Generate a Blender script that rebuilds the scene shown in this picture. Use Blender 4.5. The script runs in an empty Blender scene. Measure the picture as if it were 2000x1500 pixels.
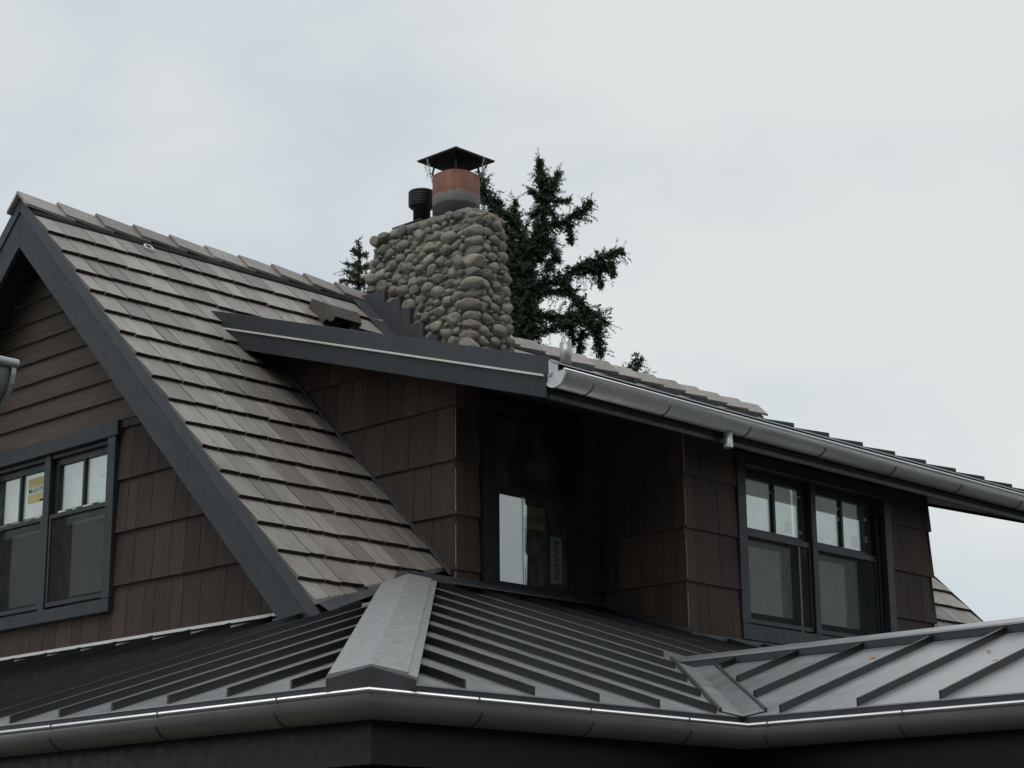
import bpy, bmesh, math, random
from mathutils import Vector, Matrix
random.seed(7)
R = math.radians
scene = bpy.context.scene
col = scene.collection

# ------------------------------------------------------------------ camera (the eye is the origin; the ground lies 1.65 m below)
YAW, PITCH, ROLL = 0.7608, 0.2592, -0.0091
cd = bpy.data.cameras.new('camera')
cam = bpy.data.objects.new('camera', cd); col.objects.link(cam); scene.camera = cam
fwd = Vector((math.cos(PITCH)*math.cos(YAW), math.cos(PITCH)*math.sin(YAW), math.sin(PITCH)))
rgt0 = Vector((math.sin(YAW), -math.cos(YAW), 0)); up0 = rgt0.cross(fwd)
rgt = math.cos(ROLL)*rgt0 + math.sin(ROLL)*up0
upv = -math.sin(ROLL)*rgt0 + math.cos(ROLL)*up0
m = Matrix.Identity(4)
for i in range(3):
    m[i][0] = rgt[i]; m[i][1] = upv[i]; m[i][2] = -fwd[i]
cam.matrix_world = m
cd.sensor_fit = 'HORIZONTAL'; cd.sensor_width = 36.0; cd.lens = 3836.2/2000*36.0
cd.clip_start = 0.05; cd.clip_end = 5000

# ------------------------------------------------------------------ sky, sun, exposure
SUN_EL, SUN_AZ = 62.0, 205.0         # azimuth measured from +X towards +Y, where the light comes from
w = bpy.data.worlds.new('World'); scene.world = w; w.use_nodes = True
nt = w.node_tree; nt.nodes.clear()
def wn(t): return nt.nodes.new(t)
out = wn('ShaderNodeOutputWorld'); bg = wn('ShaderNodeBackground'); bg.inputs['Strength'].default_value = 0.1
sky = wn('ShaderNodeTexSky'); sky.sky_type = 'NISHITA'; sky.sun_disc = False
sky.sun_elevation = R(SUN_EL); sky.sun_rotation = R(90-SUN_AZ); sky.air_density = 1.0; sky.dust_density = 2.0
tc = wn('ShaderNodeTexCoord'); mp = wn('ShaderNodeMapping'); mp.inputs['Scale'].default_value = (1.0, 1.0, 2.0)
mp.inputs['Location'].default_value = (7.78, -2.69, -8.55)                 # which part of the overcast drifts past
n1 = wn('ShaderNodeTexNoise'); n1.inputs['Scale'].default_value = 1.7; n1.inputs['Detail'].default_value = 2; n1.inputs['Distortion'].default_value = 0.4
n2 = wn('ShaderNodeTexNoise'); n2.inputs['Scale'].default_value = 7.0; n2.inputs['Detail'].default_value = 4; n2.inputs['Roughness'].default_value = 0.5; n2.inputs['Distortion'].default_value = 0.25
ad = wn('ShaderNodeMath'); ad.operation = 'MULTIPLY_ADD'; ad.inputs[1].default_value = 0.36
sc0 = wn('ShaderNodeMath'); sc0.operation = 'MULTIPLY'; sc0.inputs[1].default_value = 0.78
rp = wn('ShaderNodeValToRGB'); rp.color_ramp.elements.new(0.5)
for el_, (p_, c_) in zip(rp.color_ramp.elements, ((0.39, (5.7, 6.5, 7.3, 1)), (0.50, (6.6, 7.15, 7.5, 1)), (0.64, (7.95, 8.2, 8.1, 1)))):
    el_.position = p_; el_.color = c_
mx = wn('ShaderNodeMix'); mx.data_type = 'RGBA'; mx.inputs['Factor'].default_value = 0.9
nt.links.new(tc.outputs['Generated'], mp.inputs['Vector']); nt.links.new(mp.outputs['Vector'], n1.inputs['Vector']); nt.links.new(mp.outputs['Vector'], n2.inputs['Vector'])
nt.links.new(n1.outputs['Fac'], sc0.inputs[0]); nt.links.new(n2.outputs['Fac'], ad.inputs[0]); nt.links.new(sc0.outputs[0], ad.inputs[2])
nt.links.new(ad.outputs[0], rp.inputs['Fac'])
nt.links.new(sky.outputs['Color'], mx.inputs[6]); nt.links.new(rp.outputs['Color'], mx.inputs[7])
nt.links.new(mx.outputs[2], bg.inputs['Color']); nt.links.new(bg.outputs[0], out.inputs['Surface'])
sd = bpy.data.lights.new('sun', 'SUN'); sd.energy = 1.4; sd.angle = R(40); sd.color = (1.0, 0.97, 0.93)
sun = bpy.data.objects.new('sun', sd); col.objects.link(sun)
ld = Vector((math.cos(R(SUN_EL))*math.cos(R(SUN_AZ)), math.cos(R(SUN_EL))*math.sin(R(SUN_AZ)), math.sin(R(SUN_EL))))
sun.rotation_euler = ld.to_track_quat('Z', 'Y').to_euler(); sun.location = (0, 0, 30)
scene.view_settings.view_transform = 'Standard'; scene.view_settings.look = 'None'
scene.view_settings.exposure = 0.0; scene.view_settings.gamma = 1.0; scene.view_settings.use_curve_mapping = False
scene.render.engine = 'CYCLES'

# ------------------------------------------------------------------ measured dimensions, metres
GR = -1.65                                   # ground
XE, YE, ZE, S = 5.056, 5.567, 0.832, 0.3305  # porch roof eave corner, height, slope
XR = 7.376                                   # eave of the projecting porch gable
XP, ZP = 8.85, 0.832+0.3305*(8.85-7.376)     # its ridge
XG = 7.8375                                  # gable wall
XRK = 7.515                                  # rake board
YW, XC = 9.133, 9.04                         # recessed dormer wall, dormer cheek
XB, YB, XB2 = 10.524, 8.375, 13.63           # bay
M0 = -7.0885                                 # main roof: z = y + M0
YRID, ZRID = 12.209, 5.075
XR2 = 16.51                                  # far rake
def zmain(y): return y + M0
DX0, DX1 = 8.70, 15.3                        # dormer roof, left and right ends
def zdorm(y): return 3.275 + 0.305*(y-7.95)
DTH = 0.215                                  # its thickness
def zleft(x): return ZE + S*(x-XE)
def zfront(y): return ZE + S*(y-YE)
def zport(x): return ZE + S*(x-XR)
COURSE = 0.3725; Z0 = 1.768                  # wall shingle courses

# ------------------------------------------------------------------ materials
def newmat(name):
    mt = bpy.data.materials.new(name); mt.use_nodes = True
    t = mt.node_tree; b = t.nodes['Principled BSDF']
    return mt, t, b
def nd(t, typ, **kw):
    n = t.nodes.new(typ)
    for k, v in kw.items(): setattr(n, k, v)
    return n
def noise(t, vec, scale, detail=4, rough=0.55, dist=0.0):
    n = nd(t, 'ShaderNodeTexNoise'); n.inputs['Scale'].default_value = scale
    n.inputs['Detail'].default_value = detail; n.inputs['Roughness'].default_value = rough; n.inputs['Distortion'].default_value = dist
    if vec is not None: t.links.new(vec, n.inputs['Vector'])
    return n.outputs['Fac']
def mapped(t, src, scale):
    m_ = nd(t, 'ShaderNodeMapping'); m_.inputs['Scale'].default_value = scale; t.links.new(src, m_.inputs['Vector']); return m_.outputs['Vector']
def ramp(t, fac, stops):
    r_ = nd(t, 'ShaderNodeValToRGB'); el = r_.color_ramp.elements
    while len(el) < len(stops): el.new(0.5)
    for q, (p, c) in zip(el, stops): q.position = p; q.color = (c[0], c[1], c[2], 1)
    t.links.new(fac, r_.inputs['Fac']); return r_.outputs['Color']
def mixc(t, a, b, fac, mode='MIX'):
    x = nd(t, 'ShaderNodeMix', data_type='RGBA', blend_type=mode)
    if isinstance(fac, (int, float)): x.inputs['Factor'].default_value = fac
    else: t.links.new(fac, x.inputs['Factor'])
    for sck, v in ((6, a), (7, b)):
        if isinstance(v, tuple): x.inputs[sck].default_value = (*v[:3], 1)
        else: t.links.new(v, x.inputs[sck])
    return x.outputs[2]
def mathn(t, op, a, b=None, c=None):
    x = nd(t, 'ShaderNodeMath', operation=op)
    for i, v in enumerate((a, b, c)):
        if v is None: continue
        if isinstance(v, (int, float)): x.inputs[i].default_value = v
        else: t.links.new(v, x.inputs[i])
    return x.outputs[0]
def maprange(t, v, a, b, c=0.0, d=1.0):
    x = nd(t, 'ShaderNodeMapRange'); t.links.new(v, x.inputs[0])
    for i, q in enumerate((a, b, c, d)): x.inputs[i+1].default_value = q
    return x.outputs[0]
def bump(t, b, h, strength, dist):
    n = nd(t, 'ShaderNodeBump'); n.inputs['Strength'].default_value = strength; n.inputs['Distance'].default_value = dist
    t.links.new(h, n.inputs['Height']); t.links.new(n.outputs['Normal'], b.inputs['Normal'])
def objc(t): return nd(t, 'ShaderNodeTexCoord').outputs['Object']
def pos(t): return nd(t, 'ShaderNodeNewGeometry').outputs['Position']
def rnd(t): return nd(t, 'ShaderNodeObjectInfo').outputs['Random']

def m_plain(name, c, rough=0.6, metal=0.0, var=0.12, scale=6.0, spec=0.5, bmp=0.0, spots=None):
    mt, t, b = newmat(name)
    f = noise(t, pos(t), scale, 5, 0.6)
    lo = tuple(x*(1-var) for x in c); hi = tuple(x*(1+var) for x in c)
    colr = ramp(t, f, [(0.3, lo), (0.7, hi)])
    if spots:
        s_ = noise(t, pos(t), spots[0], 3, 0.7); mk = maprange(t, s_, spots[1], spots[1]+0.06)
        colr = mixc(t, colr, spots[2], mk)
    t.links.new(colr, b.inputs['Base Color'])
    r2 = noise(t, pos(t), scale*3, 4, 0.6)
    t.links.new(maprange(t, r2, 0.3, 0.7, max(0, rough-0.07), min(1, rough+0.09)), b.inputs['Roughness'])
    b.inputs['Metallic'].default_value = metal; b.inputs['Specular IOR Level'].default_value = spec
    if bmp: bump(t, b, noise(t, pos(t), 90, 3, 0.6), bmp, 0.004)
    return mt

def m_roofshingle():
    mt, t, b = newmat('weathered_roof_shingle')
    oc = objc(t); rd = rnd(t)
    off = nd(t, 'ShaderNodeVectorMath', operation='ADD'); t.links.new(oc, off.inputs[0])
    cx = nd(t, 'ShaderNodeCombineXYZ'); t.links.new(mathn(t, 'MULTIPLY', rd, 37.0), cx.inputs[0]); t.links.new(mathn(t, 'MULTIPLY', rd, 91.0), cx.inputs[1])
    t.links.new(cx.outputs[0], off.inputs[1]); v = off.outputs[0]
    g = noise(t, mapped(t, v, (95, 3.0, 30)), 1.0, 6, 0.65)
    blot = noise(t, mapped(t, v, (10, 5, 10)), 1.0, 5, 0.65, 0.8)
    base = ramp(t, rd, [(0.0, (0.165, 0.150, 0.137)), (0.35, (0.228, 0.211, 0.193)), (0.7, (0.275, 0.256, 0.236)), (1.0, (0.335, 0.313, 0.288))])
    c1 = mixc(t, base, (0.12, 0.105, 0.092), maprange(t, g, 0.44, 0.72, 0.0, 0.8))
    c1 = mixc(t, c1, (0.135, 0.12, 0.106), maprange(t, blot, 0.56, 0.72, 0.0, 0.55))
    c1 = mixc(t, c1, (0.44, 0.41, 0.375), maprange(t, blot, 0.44, 0.28, 0.0, 0.4))
    # dark long streaks over a darker tone, stronger towards the dormer cheek
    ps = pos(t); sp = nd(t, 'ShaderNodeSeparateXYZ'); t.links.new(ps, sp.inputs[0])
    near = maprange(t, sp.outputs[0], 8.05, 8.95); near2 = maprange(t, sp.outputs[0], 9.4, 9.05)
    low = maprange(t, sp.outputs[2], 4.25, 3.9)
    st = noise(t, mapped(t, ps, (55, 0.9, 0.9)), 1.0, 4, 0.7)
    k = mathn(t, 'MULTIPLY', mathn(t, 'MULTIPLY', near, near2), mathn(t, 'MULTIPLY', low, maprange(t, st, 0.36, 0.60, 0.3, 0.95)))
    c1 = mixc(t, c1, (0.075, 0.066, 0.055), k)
    t.links.new(c1, b.inputs['Base Color']); b.inputs['Roughness'].default_value = 0.48; b.inputs['Specular IOR Level'].default_value = 0.6
    bump(t, b, g, 0.7, 0.004)
    return mt
def m_wallshingle(name, c):
    mt, t, b = newmat(name)
    oc = objc(t); rd = rnd(t)
    off = nd(t, 'ShaderNodeVectorMath', operation='ADD'); t.links.new(oc, off.inputs[0])
    cx = nd(t, 'ShaderNodeCombineXYZ'); t.links.new(mathn(t, 'MULTIPLY', rd, 53.0), cx.inputs[0]); t.links.new(cx.outputs[0], off.inputs[1])
    g = noise(t, mapped(t, off.outputs[0], (85, 2.2, 30)), 1.0, 5, 0.6)
    base = ramp(t, rd, [(0.0, tuple(x*0.78 for x in c)), (0.6, c), (1.0, tuple(x*1.3 for x in c))])
    c1 = mixc(t, base, tuple(x*0.5 for x in c), maprange(t, g, 0.45, 0.75, 0, 0.75))
    c1 = mixc(t, c1, tuple(x*1.55 for x in c), maprange(t, g, 0.42, 0.25, 0, 0.6))
    t.links.new(c1, b.inputs['Base Color']); b.inputs['Roughness'].default_value = 0.72; b.inputs['Specular IOR Level'].default_value = 0.3
    bump(t, b, g, 0.5, 0.003); return mt
def m_stone():
    mt, t, b = newmat('river_stone')
    oc = objc(t); rd = rnd(t)
    off = nd(t, 'ShaderNodeVectorMath', operation='ADD'); t.links.new(oc, off.inputs[0])
    cx = nd(t, 'ShaderNodeCombineXYZ'); t.links.new(mathn(t, 'MULTIPLY', rd, 61.0), cx.inputs[0]); t.links.new(cx.outputs[0], off.inputs[1]); v = off.outputs[0]
    base = ramp(t, rd, [(0.0, (0.18, 0.178, 0.162)), (0.2, (0.25, 0.24, 0.212)), (0.4, (0.31, 0.29, 0.245)), (0.55, (0.21, 0.206, 0.188)), (0.7, (0.36, 0.33, 0.27)), (0.8, (0.235, 0.225, 0.205)), (0.9, (0.26, 0.21, 0.165)), (0.96, (0.235, 0.228, 0.205)), (1.0, (0.40, 0.35, 0.25))])
    f = noise(t, v, 2.2, 6, 0.65, 0.4); g = noise(t, v, 9, 5, 0.7)
    c1 = mixc(t, base, (0.07, 0.066, 0.055), maprange(t, f, 0.48, 0.72, 0, 0.75))
    c1 = mixc(t, c1, (0.34, 0.32, 0.27), maprange(t, g, 0.56, 0.8, 0, 0.55))
    t.links.new(c1, b.inputs['Base Color']); b.inputs['Roughness'].default_value = 0.8; b.inputs['Specular IOR Level'].default_value = 0.35
    bump(t, b, g, 0.5, 0.06); return mt
def m_metalroof():
    mt, t, b = newmat('charcoal_standing_seam_metal')
    p = pos(t); f = noise(t, p, 1.6, 4, 0.5, 0.3); g = noise(t, p, 7, 3, 0.5); s_ = noise(t, p, 70, 2, 0.5)
    big = maprange(t, noise(t, p, 1.3, 3, 0.5), 0.48, 0.66)
    c1 = ramp(t, f, [(0.3, (0.33, 0.34, 0.35)), (0.7, (0.38, 0.39, 0.395))])
    c1 = mixc(t, c1, (0.50, 0.505, 0.51), maprange(t, g, 0.52, 0.75, 0, 0.3))
    c1 = mixc(t, c1, (0.6, 0.6, 0.6), mathn(t, 'MULTIPLY', maprange(t, s_, 0.63, 0.70, 0, 0.7), big))
    t.links.new(c1, b.inputs['Base Color']); b.inputs['Metallic'].default_value = 0.72; b.inputs['IOR'].default_value = 1.95
    t.links.new(maprange(t, g, 0.3, 0.7, 0.30, 0.36), b.inputs['Roughness'])
    bump(t, b, f, 0.25, 0.012); return mt
def m_flue():
    mt, t, b = newmat('terracotta_flue_tile')
    p = pos(t); sp = nd(t, 'ShaderNodeSeparateXYZ'); t.links.new(p, sp.inputs[0])
    n_ = noise(t, p, 7, 4, 0.6); z = mathn(t, 'ADD', sp.outputs[2], mathn(t, 'MULTIPLY', n_, 0.10))
    clay = ramp(t, noise(t, mapped(t, p, (9, 9, 2.2)), 1.0, 5, 0.65), [(0.3, (0.15, 0.068, 0.045)), (0.5, (0.23, 0.10, 0.062)), (0.72, (0.27, 0.15, 0.105))])
    c1 = mixc(t, (0.21, 0.205, 0.195), clay, maprange(t, z, 5.90, 5.915))
    c1 = mixc(t, (0.075, 0.077, 0.088), c1, maprange(t, z, 5.815, 5.83))
    t.links.new(c1, b.inputs['Base Color']); b.inputs['Roughness'].default_value = 0.75; bump(t, b, noise(t, p, 40, 4, 0.6), 0.3, 0.005); return mt
def m_glass(name, refl, tint=(0.85, 0.9, 0.88)):
    mt = bpy.data.materials.new(name); mt.use_nodes = True; t = mt.node_tree; t.nodes.clear()
    o = nd(t, 'ShaderNodeOutputMaterial'); tr = nd(t, 'ShaderNodeBsdfTransparent'); tr.inputs[0].default_value = (*tint, 1)
    gl = nd(t, 'ShaderNodeBsdfGlossy'); gl.inputs['Roughness'].default_value = 0.012; gl.inputs['Color'].default_value = (0.95, 0.97, 0.96, 1)
    df = nd(t, 'ShaderNodeBsdfDiffuse'); df.inputs[0].default_value = (0.5, 0.52, 0.5, 1)
    f = noise(t, mapped(t, pos(t), (3, 3, 1.6)), 2.6, 6, 0.7, 0.6)
    m2 = nd(t, 'ShaderNodeMixShader'); t.links.new(maprange(t, f, 0.45, 0.75, 0.02, 0.16), m2.inputs[0])
    m1 = nd(t, 'ShaderNodeMixShader'); m1.inputs[0].default_value = refl
    t.links.new(tr.outputs[0], m2.inputs[1]); t.links.new(df.outputs[0], m2.inputs[2])
    t.links.new(m2.outputs[0], m1.inputs[1]); t.links.new(gl.outputs[0], m1.inputs[2]); t.links.new(m1.outputs[0], o.inputs[0]); return mt
def m_screen():
    mt = bpy.data.materials.new('insect_screen'); mt.use_nodes = True; t = mt.node_tree; t.nodes.clear()
    o = nd(t, 'ShaderNodeOutputMaterial'); tr = nd(t, 'ShaderNodeBsdfTransparent'); df = nd(t, 'ShaderNodeBsdfDiffuse')
    f = noise(t, mapped(t, pos(t), (4, 4, 3)), 2.0, 6, 0.68, 1.2)
    t.links.new(ramp(t, f, [(0.35, (0.035, 0.04, 0.04)), (0.58, (0.055, 0.06, 0.058)), (0.75, (0.13, 0.135, 0.125))]), df.inputs[0])
    mxs = nd(t, 'ShaderNodeMixShader'); mxs.inputs[0].default_value = 0.42
    t.links.new(tr.outputs[0], mxs.inputs[1]); t.links.new(df.outputs[0], mxs.inputs[2]); t.links.new(mxs.outputs[0], o.inputs[0]); return mt
def m_needles(name, a, bb):
    mt, t, b = newmat(name)
    f = noise(t, pos(t), 3.0, 3, 0.6); g = noise(t, pos(t), 40, 2, 0.6)
    c1 = mixc(t, a, bb, maprange(t, f, 0.35, 0.65)); c1 = mixc(t, c1, (0.075, 0.06, 0.035), maprange(t, g, 0.66, 0.72, 0, 0.8))
    t.links.new(c1, b.inputs['Base Color']); b.inputs['Roughness'].default_value = 0.65; b.inputs['Specular IOR Level'].default_value = 0.25; return mt

M = {}
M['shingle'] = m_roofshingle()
M['wall'] = m_wallshingle('brown_stained_wall_shingle', (0.050, 0.0345, 0.0265))
M['clap'] = m_wallshingle('brown_clapboard', (0.088, 0.069, 0.055))
M['shaded_butt'] = m_plain('shaded_shingle_end_grain', (0.040, 0.027, 0.028), 0.9, 0, 0.3, 30, 0.15)  # end grain darkened: shade of the down-turned butts put into the colour
M['stone'] = m_stone()
M['mortar'] = m_plain('grey_mortar', (0.185, 0.175, 0.155), 0.95, 0, 0.25, 14, 0.2, 0.9)
M['metal'] = m_metalroof()
M['capzinc'] = m_plain('mottled_hip_cap_metal', (0.42, 0.43, 0.435), 0.36, 0.65, 0.10, 14, 0.5, 0.0, (75, 0.645, (0.8, 0.8, 0.8)))
M['seam'] = m_plain('charcoal_seam_metal', (0.012, 0.014, 0.016), 0.22, 0.1, 0.1, 5, 0.6)
M['slate'] = m_plain('slate_blue_trim_paint', (0.025, 0.030, 0.036), 0.5, 0, 0.14, 5, 0.4)
M['dark'] = m_plain('dark_soffit_paint_recess_shade', (0.007, 0.009, 0.012), 0.7, 0, 0.15, 5, 0.3)
M['drip'] = m_plain('dark_grey_coil_metal', (0.040, 0.046, 0.053), 0.42, 0.3, 0.12, 8)
M['frame'] = m_plain('charcoal_window_frame', (0.018, 0.022, 0.026), 0.42, 0, 0.08, 6, 0.4)
M['gutter'] = m_plain('grey_zinc_gutter', (0.39, 0.395, 0.39), 0.42, 0.6, 0.10, 3.0)
M['galv'] = m_plain('bright_galvanised_steel', (0.55, 0.57, 0.58), 0.42, 0.75, 0.14, 22)
M['bead'] = m_plain('sky_lit_gutter_bead', (0.62, 0.63, 0.64), 0.4, 0.8, 0.06, 5)  # paler than the trough: the sky's glint is put into the colour
M['strap'] = m_plain('dark_gutter_strap', (0.11, 0.11, 0.11), 0.5, 0.5, 0.2, 9)
M['flash'] = m_plain('lead_flashing', (0.052, 0.056, 0.064), 0.62, 0.25, 0.25, 7)
M['white'] = m_plain('pale_aluminium_flashing', (0.62, 0.63, 0.60), 0.4, 0.3, 0.08, 5)
M['deck'] = m_plain('roof_underlayment', (0.022, 0.018, 0.018), 0.9, 0, 0.2, 5, 0.2)
M['vent'] = m_plain('brown_painted_vent', (0.078, 0.068, 0.062), 0.5, 0, 0.15, 12)
M['blackm'] = m_plain('sooty_black_metal', (0.018, 0.018, 0.02), 0.55, 0.4, 0.4, 20, 0.5, 0.2, (26, 0.62, (0.05, 0.055, 0.02)))
M['capm'] = m_plain('dark_chimney_cap_metal', (0.03, 0.03, 0.034), 0.5, 0.4, 0.3, 12)
M['wire'] = m_plain('wire_mesh', (0.5, 0.48, 0.46), 0.6, 0.3, 0.2, 30)
M['flue'] = m_flue()
M['tan'] = m_plain('raw_cut_wood_edge', (0.30, 0.22, 0.15), 0.7, 0, 0.3, 25)
M['glass'] = m_glass('window_glass', 0.26)
M['glassR'] = m_glass('recess_window_glass', 0.27, (0.75, 0.8, 0.8))
M['screen'] = m_screen()
M['shade'] = m_plain('glowing_window_sheet', (0.80, 0.79, 0.75), 0.9, 0, 0.08, 9, 0.2)
_b = M['shade'].node_tree.nodes['Principled BSDF']; _b.inputs['Emission Color'].default_value = (0.9, 0.93, 0.88, 1); _b.inputs['Emission Strength'].default_value = 0.15   # glow added to brighten the panes, in place of daylight behind
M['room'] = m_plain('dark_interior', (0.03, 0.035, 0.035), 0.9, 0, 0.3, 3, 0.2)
M['yellow'] = m_plain('yellow_sticker', (0.46, 0.37, 0.16), 0.5, 0, 0.06, 9)
M['paper'] = m_plain('white_sticker', (0.62, 0.68, 0.66), 0.6, 0, 0.05, 9)
M['ink'] = m_plain('black_ink', (0.03, 0.03, 0.03), 0.6, 0, 0.0, 9)
M['needle'] = m_needles('conifer_needles', (0.018, 0.036, 0.020), (0.036, 0.06, 0.028))
M['needle2'] = m_needles('pale_conifer_needles', (0.045, 0.062, 0.030), (0.07, 0.085, 0.04))
M['bark'] = m_plain('conifer_bark', (0.06, 0.048, 0.038), 0.9, 0, 0.3, 10, 0.2, 0.6)
M['leaf'] = m_plain('dry_leaf', (0.30, 0.17, 0.08), 0.8, 0, 0.3, 40)
M['ground'] = m_plain('dry_lawn', (0.08, 0.078, 0.06), 0.95, 0, 0.35, 1.2, 0.2, 0.5)
M['pave'] = m_plain('asphalt_drive', (0.055, 0.055, 0.055), 0.9, 0, 0.15, 3, 0.3, 0.3)

# ------------------------------------------------------------------ building helpers
class MB:
    def __init__(s): s.v = []; s.f = []
    def add(s, vs, fs):
        b = len(s.v); s.v += [tuple(v) for v in vs]; s.f += [tuple(i+b for i in f) for f in fs]; return s
    def box(s, x0, x1, y0, y1, z0, z1):
        return s.add([(x0,y0,z0),(x1,y0,z0),(x1,y1,z0),(x0,y1,z0),(x0,y0,z1),(x1,y0,z1),(x1,y1,z1),(x0,y1,z1)],
                     [(0,3,2,1),(4,5,6,7),(0,1,5,4),(1,2,6,5),(2,3,7,6),(3,0,4,7)])
    def prism(s, a, off):                       # polygon a (3D), swept by off
        n = len(a); a = [Vector(p) for p in a]; off = Vector(off); b = [p+off for p in a]
        return s.add(a+b, [tuple(range(n-1, -1, -1)), tuple(range(n, 2*n))]+[(i, (i+1) % n, n+(i+1) % n, n+i) for i in range(n)])
    def loft(s, rings, close=True, caps=True):
        n = len(rings[0]); vs = [p for r_ in rings for p in r_]; fs = []
        for k in range(len(rings)-1):
            for i in range(n if close else n-1):
                j = (i+1) % n; fs.append((k*n+i, k*n+j, (k+1)*n+j, (k+1)*n+i))
        if caps: fs += [tuple(range(n-1, -1, -1)), tuple((len(rings)-1)*n+i for i in range(n))]
        return s.add(vs, fs)
    def lathe(s, c, prof, n=24, caps=True):      # prof: (radius, z)
        return s.loft([[(c[0]+r_*math.cos(6.28318*i/n), c[1]+r_*math.sin(6.28318*i/n), z) for i in range(n)] for r_, z in prof], True, caps)
    def tube(s, pts, rads, n=8, caps=True):
        pts = [Vector(p) for p in pts]; rings = []
        for i, p in enumerate(pts):
            d = (pts[min(i+1, len(pts)-1)]-pts[max(i-1, 0)]).normalized()
            a = d.cross(Vector((0.13, 0.21, 0.97)));  a = a.normalized() if a.length > 1e-4 else Vector((1, 0, 0)); b = d.cross(a)
            r_ = rads[i] if isinstance(rads, (list, tuple)) else rads
            rings.append([p+(a*math.cos(6.28318*k/n)+b*math.sin(6.28318*k/n))*r_ for k in range(n)])
        return s.loft(rings, True, caps)
    def mesh(s, name, mat, smooth=False, bevel=0.0):
        me = bpy.data.meshes.new(name); me.from_pydata(s.v, [], s.f)
        bm = bmesh.new(); bm.from_mesh(me)
        bmesh.ops.recalc_face_normals(bm, faces=bm.faces)
        if bevel: bmesh.ops.bevel(bm, geom=bm.edges[:], offset=bevel, segments=1, affect='EDGES', clamp_overlap=True)
        bm.to_mesh(me); bm.free()
        me.materials.append(mat)
        if smooth:
            for p in me.polygons: p.use_smooth = True
        return me
    def build(s, name, mat, parent, smooth=False, bevel=0.0, kind=None, label=None):
        return link(name, s.mesh(name, mat, smooth, bevel), parent, kind, label)
BASE = {}
def link(name, me, parent=None, kind=None, label=None, mw=None):
    o = bpy.data.objects.new(name, me); col.objects.link(o)
    if mw is not None: o.matrix_basis = mw
    if parent is not None:
        o.parent = parent
        if parent.name in BASE: o.matrix_parent_inverse = Matrix.Translation(-BASE[parent.name])
        elif parent.data is not None and parent.matrix_basis != Matrix.Identity(4): o.matrix_parent_inverse = parent.matrix_basis.inverted()
    if kind: o['kind'] = kind
    if label: o['label'] = label
    return o
def thing(name, loc, label, cat, group=None):
    o = bpy.data.objects.new(name, None); col.objects.link(o); o.location = loc; BASE[o.name] = Vector(loc)
    o['label'] = label; o['category'] = cat
    if group: o['group'] = group
    return o
def part(name, parent, label=None):              # an Empty part that only gathers its pieces
    o = bpy.data.objects.new(name, None); col.objects.link(o); o.parent = parent
    if parent.name in BASE: o.matrix_parent_inverse = Matrix.Translation(-BASE[parent.name])
    if label: o['label'] = label
    return o
def box(name, mat, parent, x0, x1, y0, y1, z0, z1, bevel=0.0, label=None):
    return MB().box(x0, x1, y0, y1, z0, z1).build(name, mat, parent, False, bevel, None, label)

# wedge shaped shingles, shared meshes, cut only where they meet a roof line
CACHE = {}
def shingle(name, parent, O, U, V, N, wd, L, tb, lift, mat, clips=(), var=0):
    wd = round(wd, 2); key = (wd, L, tb, lift, mat.name, var)
    if key not in CACHE:
        rr = random.Random(hash((wd, L, tb, var)) & 0xffff)
        wl = mat is not M['shingle']; g = 0.0022 if wl else 0.0046; j1, j2, j3, j4 = [rr.uniform(-0.005, 0.005)*(0.3 if wl else 1) for _ in range(4)]
        b = MB(); h = wd*rr.uniform(0.35, 0.65); jm = rr.uniform(-0.004, 0.004)*(0.3 if wl else 1)
        # butt edge in two segments, slightly uneven
        vs = [(g,j1,lift),(h,jm,lift),(wd-g,j2,lift),(wd-g,L,0),(h,L,0),(g,L,0),
              (g,j1,lift+tb+j3*0.5),(h,jm,lift+tb),(wd-g,j2,lift+tb+j4*0.5),(wd-g,L,0.005),(h,L,0.005),(g,L,0.005)]
        fs = [(0,5,4,1),(1,4,3,2),(6,7,10,11),(7,8,9,10),(0,1,7,6),(1,2,8,7),(2,3,9,8),(3,4,10,9),(4,5,11,10),(5,0,6,11)]
        b.add(vs, fs); me_ = b.mesh(name, mat); CACHE[key] = me_
        if mat is M['shingle']:
            me_.materials.append(M['shaded_butt'])
            for p in me_.polygons:
                if p.normal.y < -0.8: p.material_index = 1
    mw = Matrix(((U[0], V[0], N[0], O[0]), (U[1], V[1], N[1], O[1]), (U[2], V[2], N[2], O[2]), (0, 0, 0, 1)))
    me = CACHE[key]
    cut = []
    for co, no in clips:
        co = Vector(co); no = Vector(no)
        d = [((mw @ v.co)-co).dot(no) for v in me.vertices]
        if max(d) < 0.004: return None
        if min(d) < -0.001: cut.append((co, no))
    if cut:
        bm = bmesh.new(); bm.from_mesh(me); inv = mw.inverted()
        for co, no in cut:
            lc = inv @ co; ln = (inv.to_3x3() @ no).normalized()
            r_ = bmesh.ops.bisect_plane(bm, geom=bm.verts[:]+bm.edges[:]+bm.faces[:], plane_co=lc, plane_no=ln, clear_inner=True, clear_outer=False)
            ed = [g for g in r_['geom_cut'] if isinstance(g, bmesh.types.BMEdge)]
            if ed: bmesh.ops.contextual_create(bm, geom=ed)
        if len(bm.faces) < 4: bm.free(); return None
        me0 = me; me = bpy.data.meshes.new(name); bm.to_mesh(me); bm.free()
        for q in me0.materials: me.materials.append(q)
        if len(me.polygons) == 0: return None
    tw = random.uniform(-0.004, 0.004)*(0.3 if mat is M['wall'] else 1)
    return link(name, me, parent, mw=mw @ Matrix.Rotation(tw, 4, 'Z'))
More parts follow.
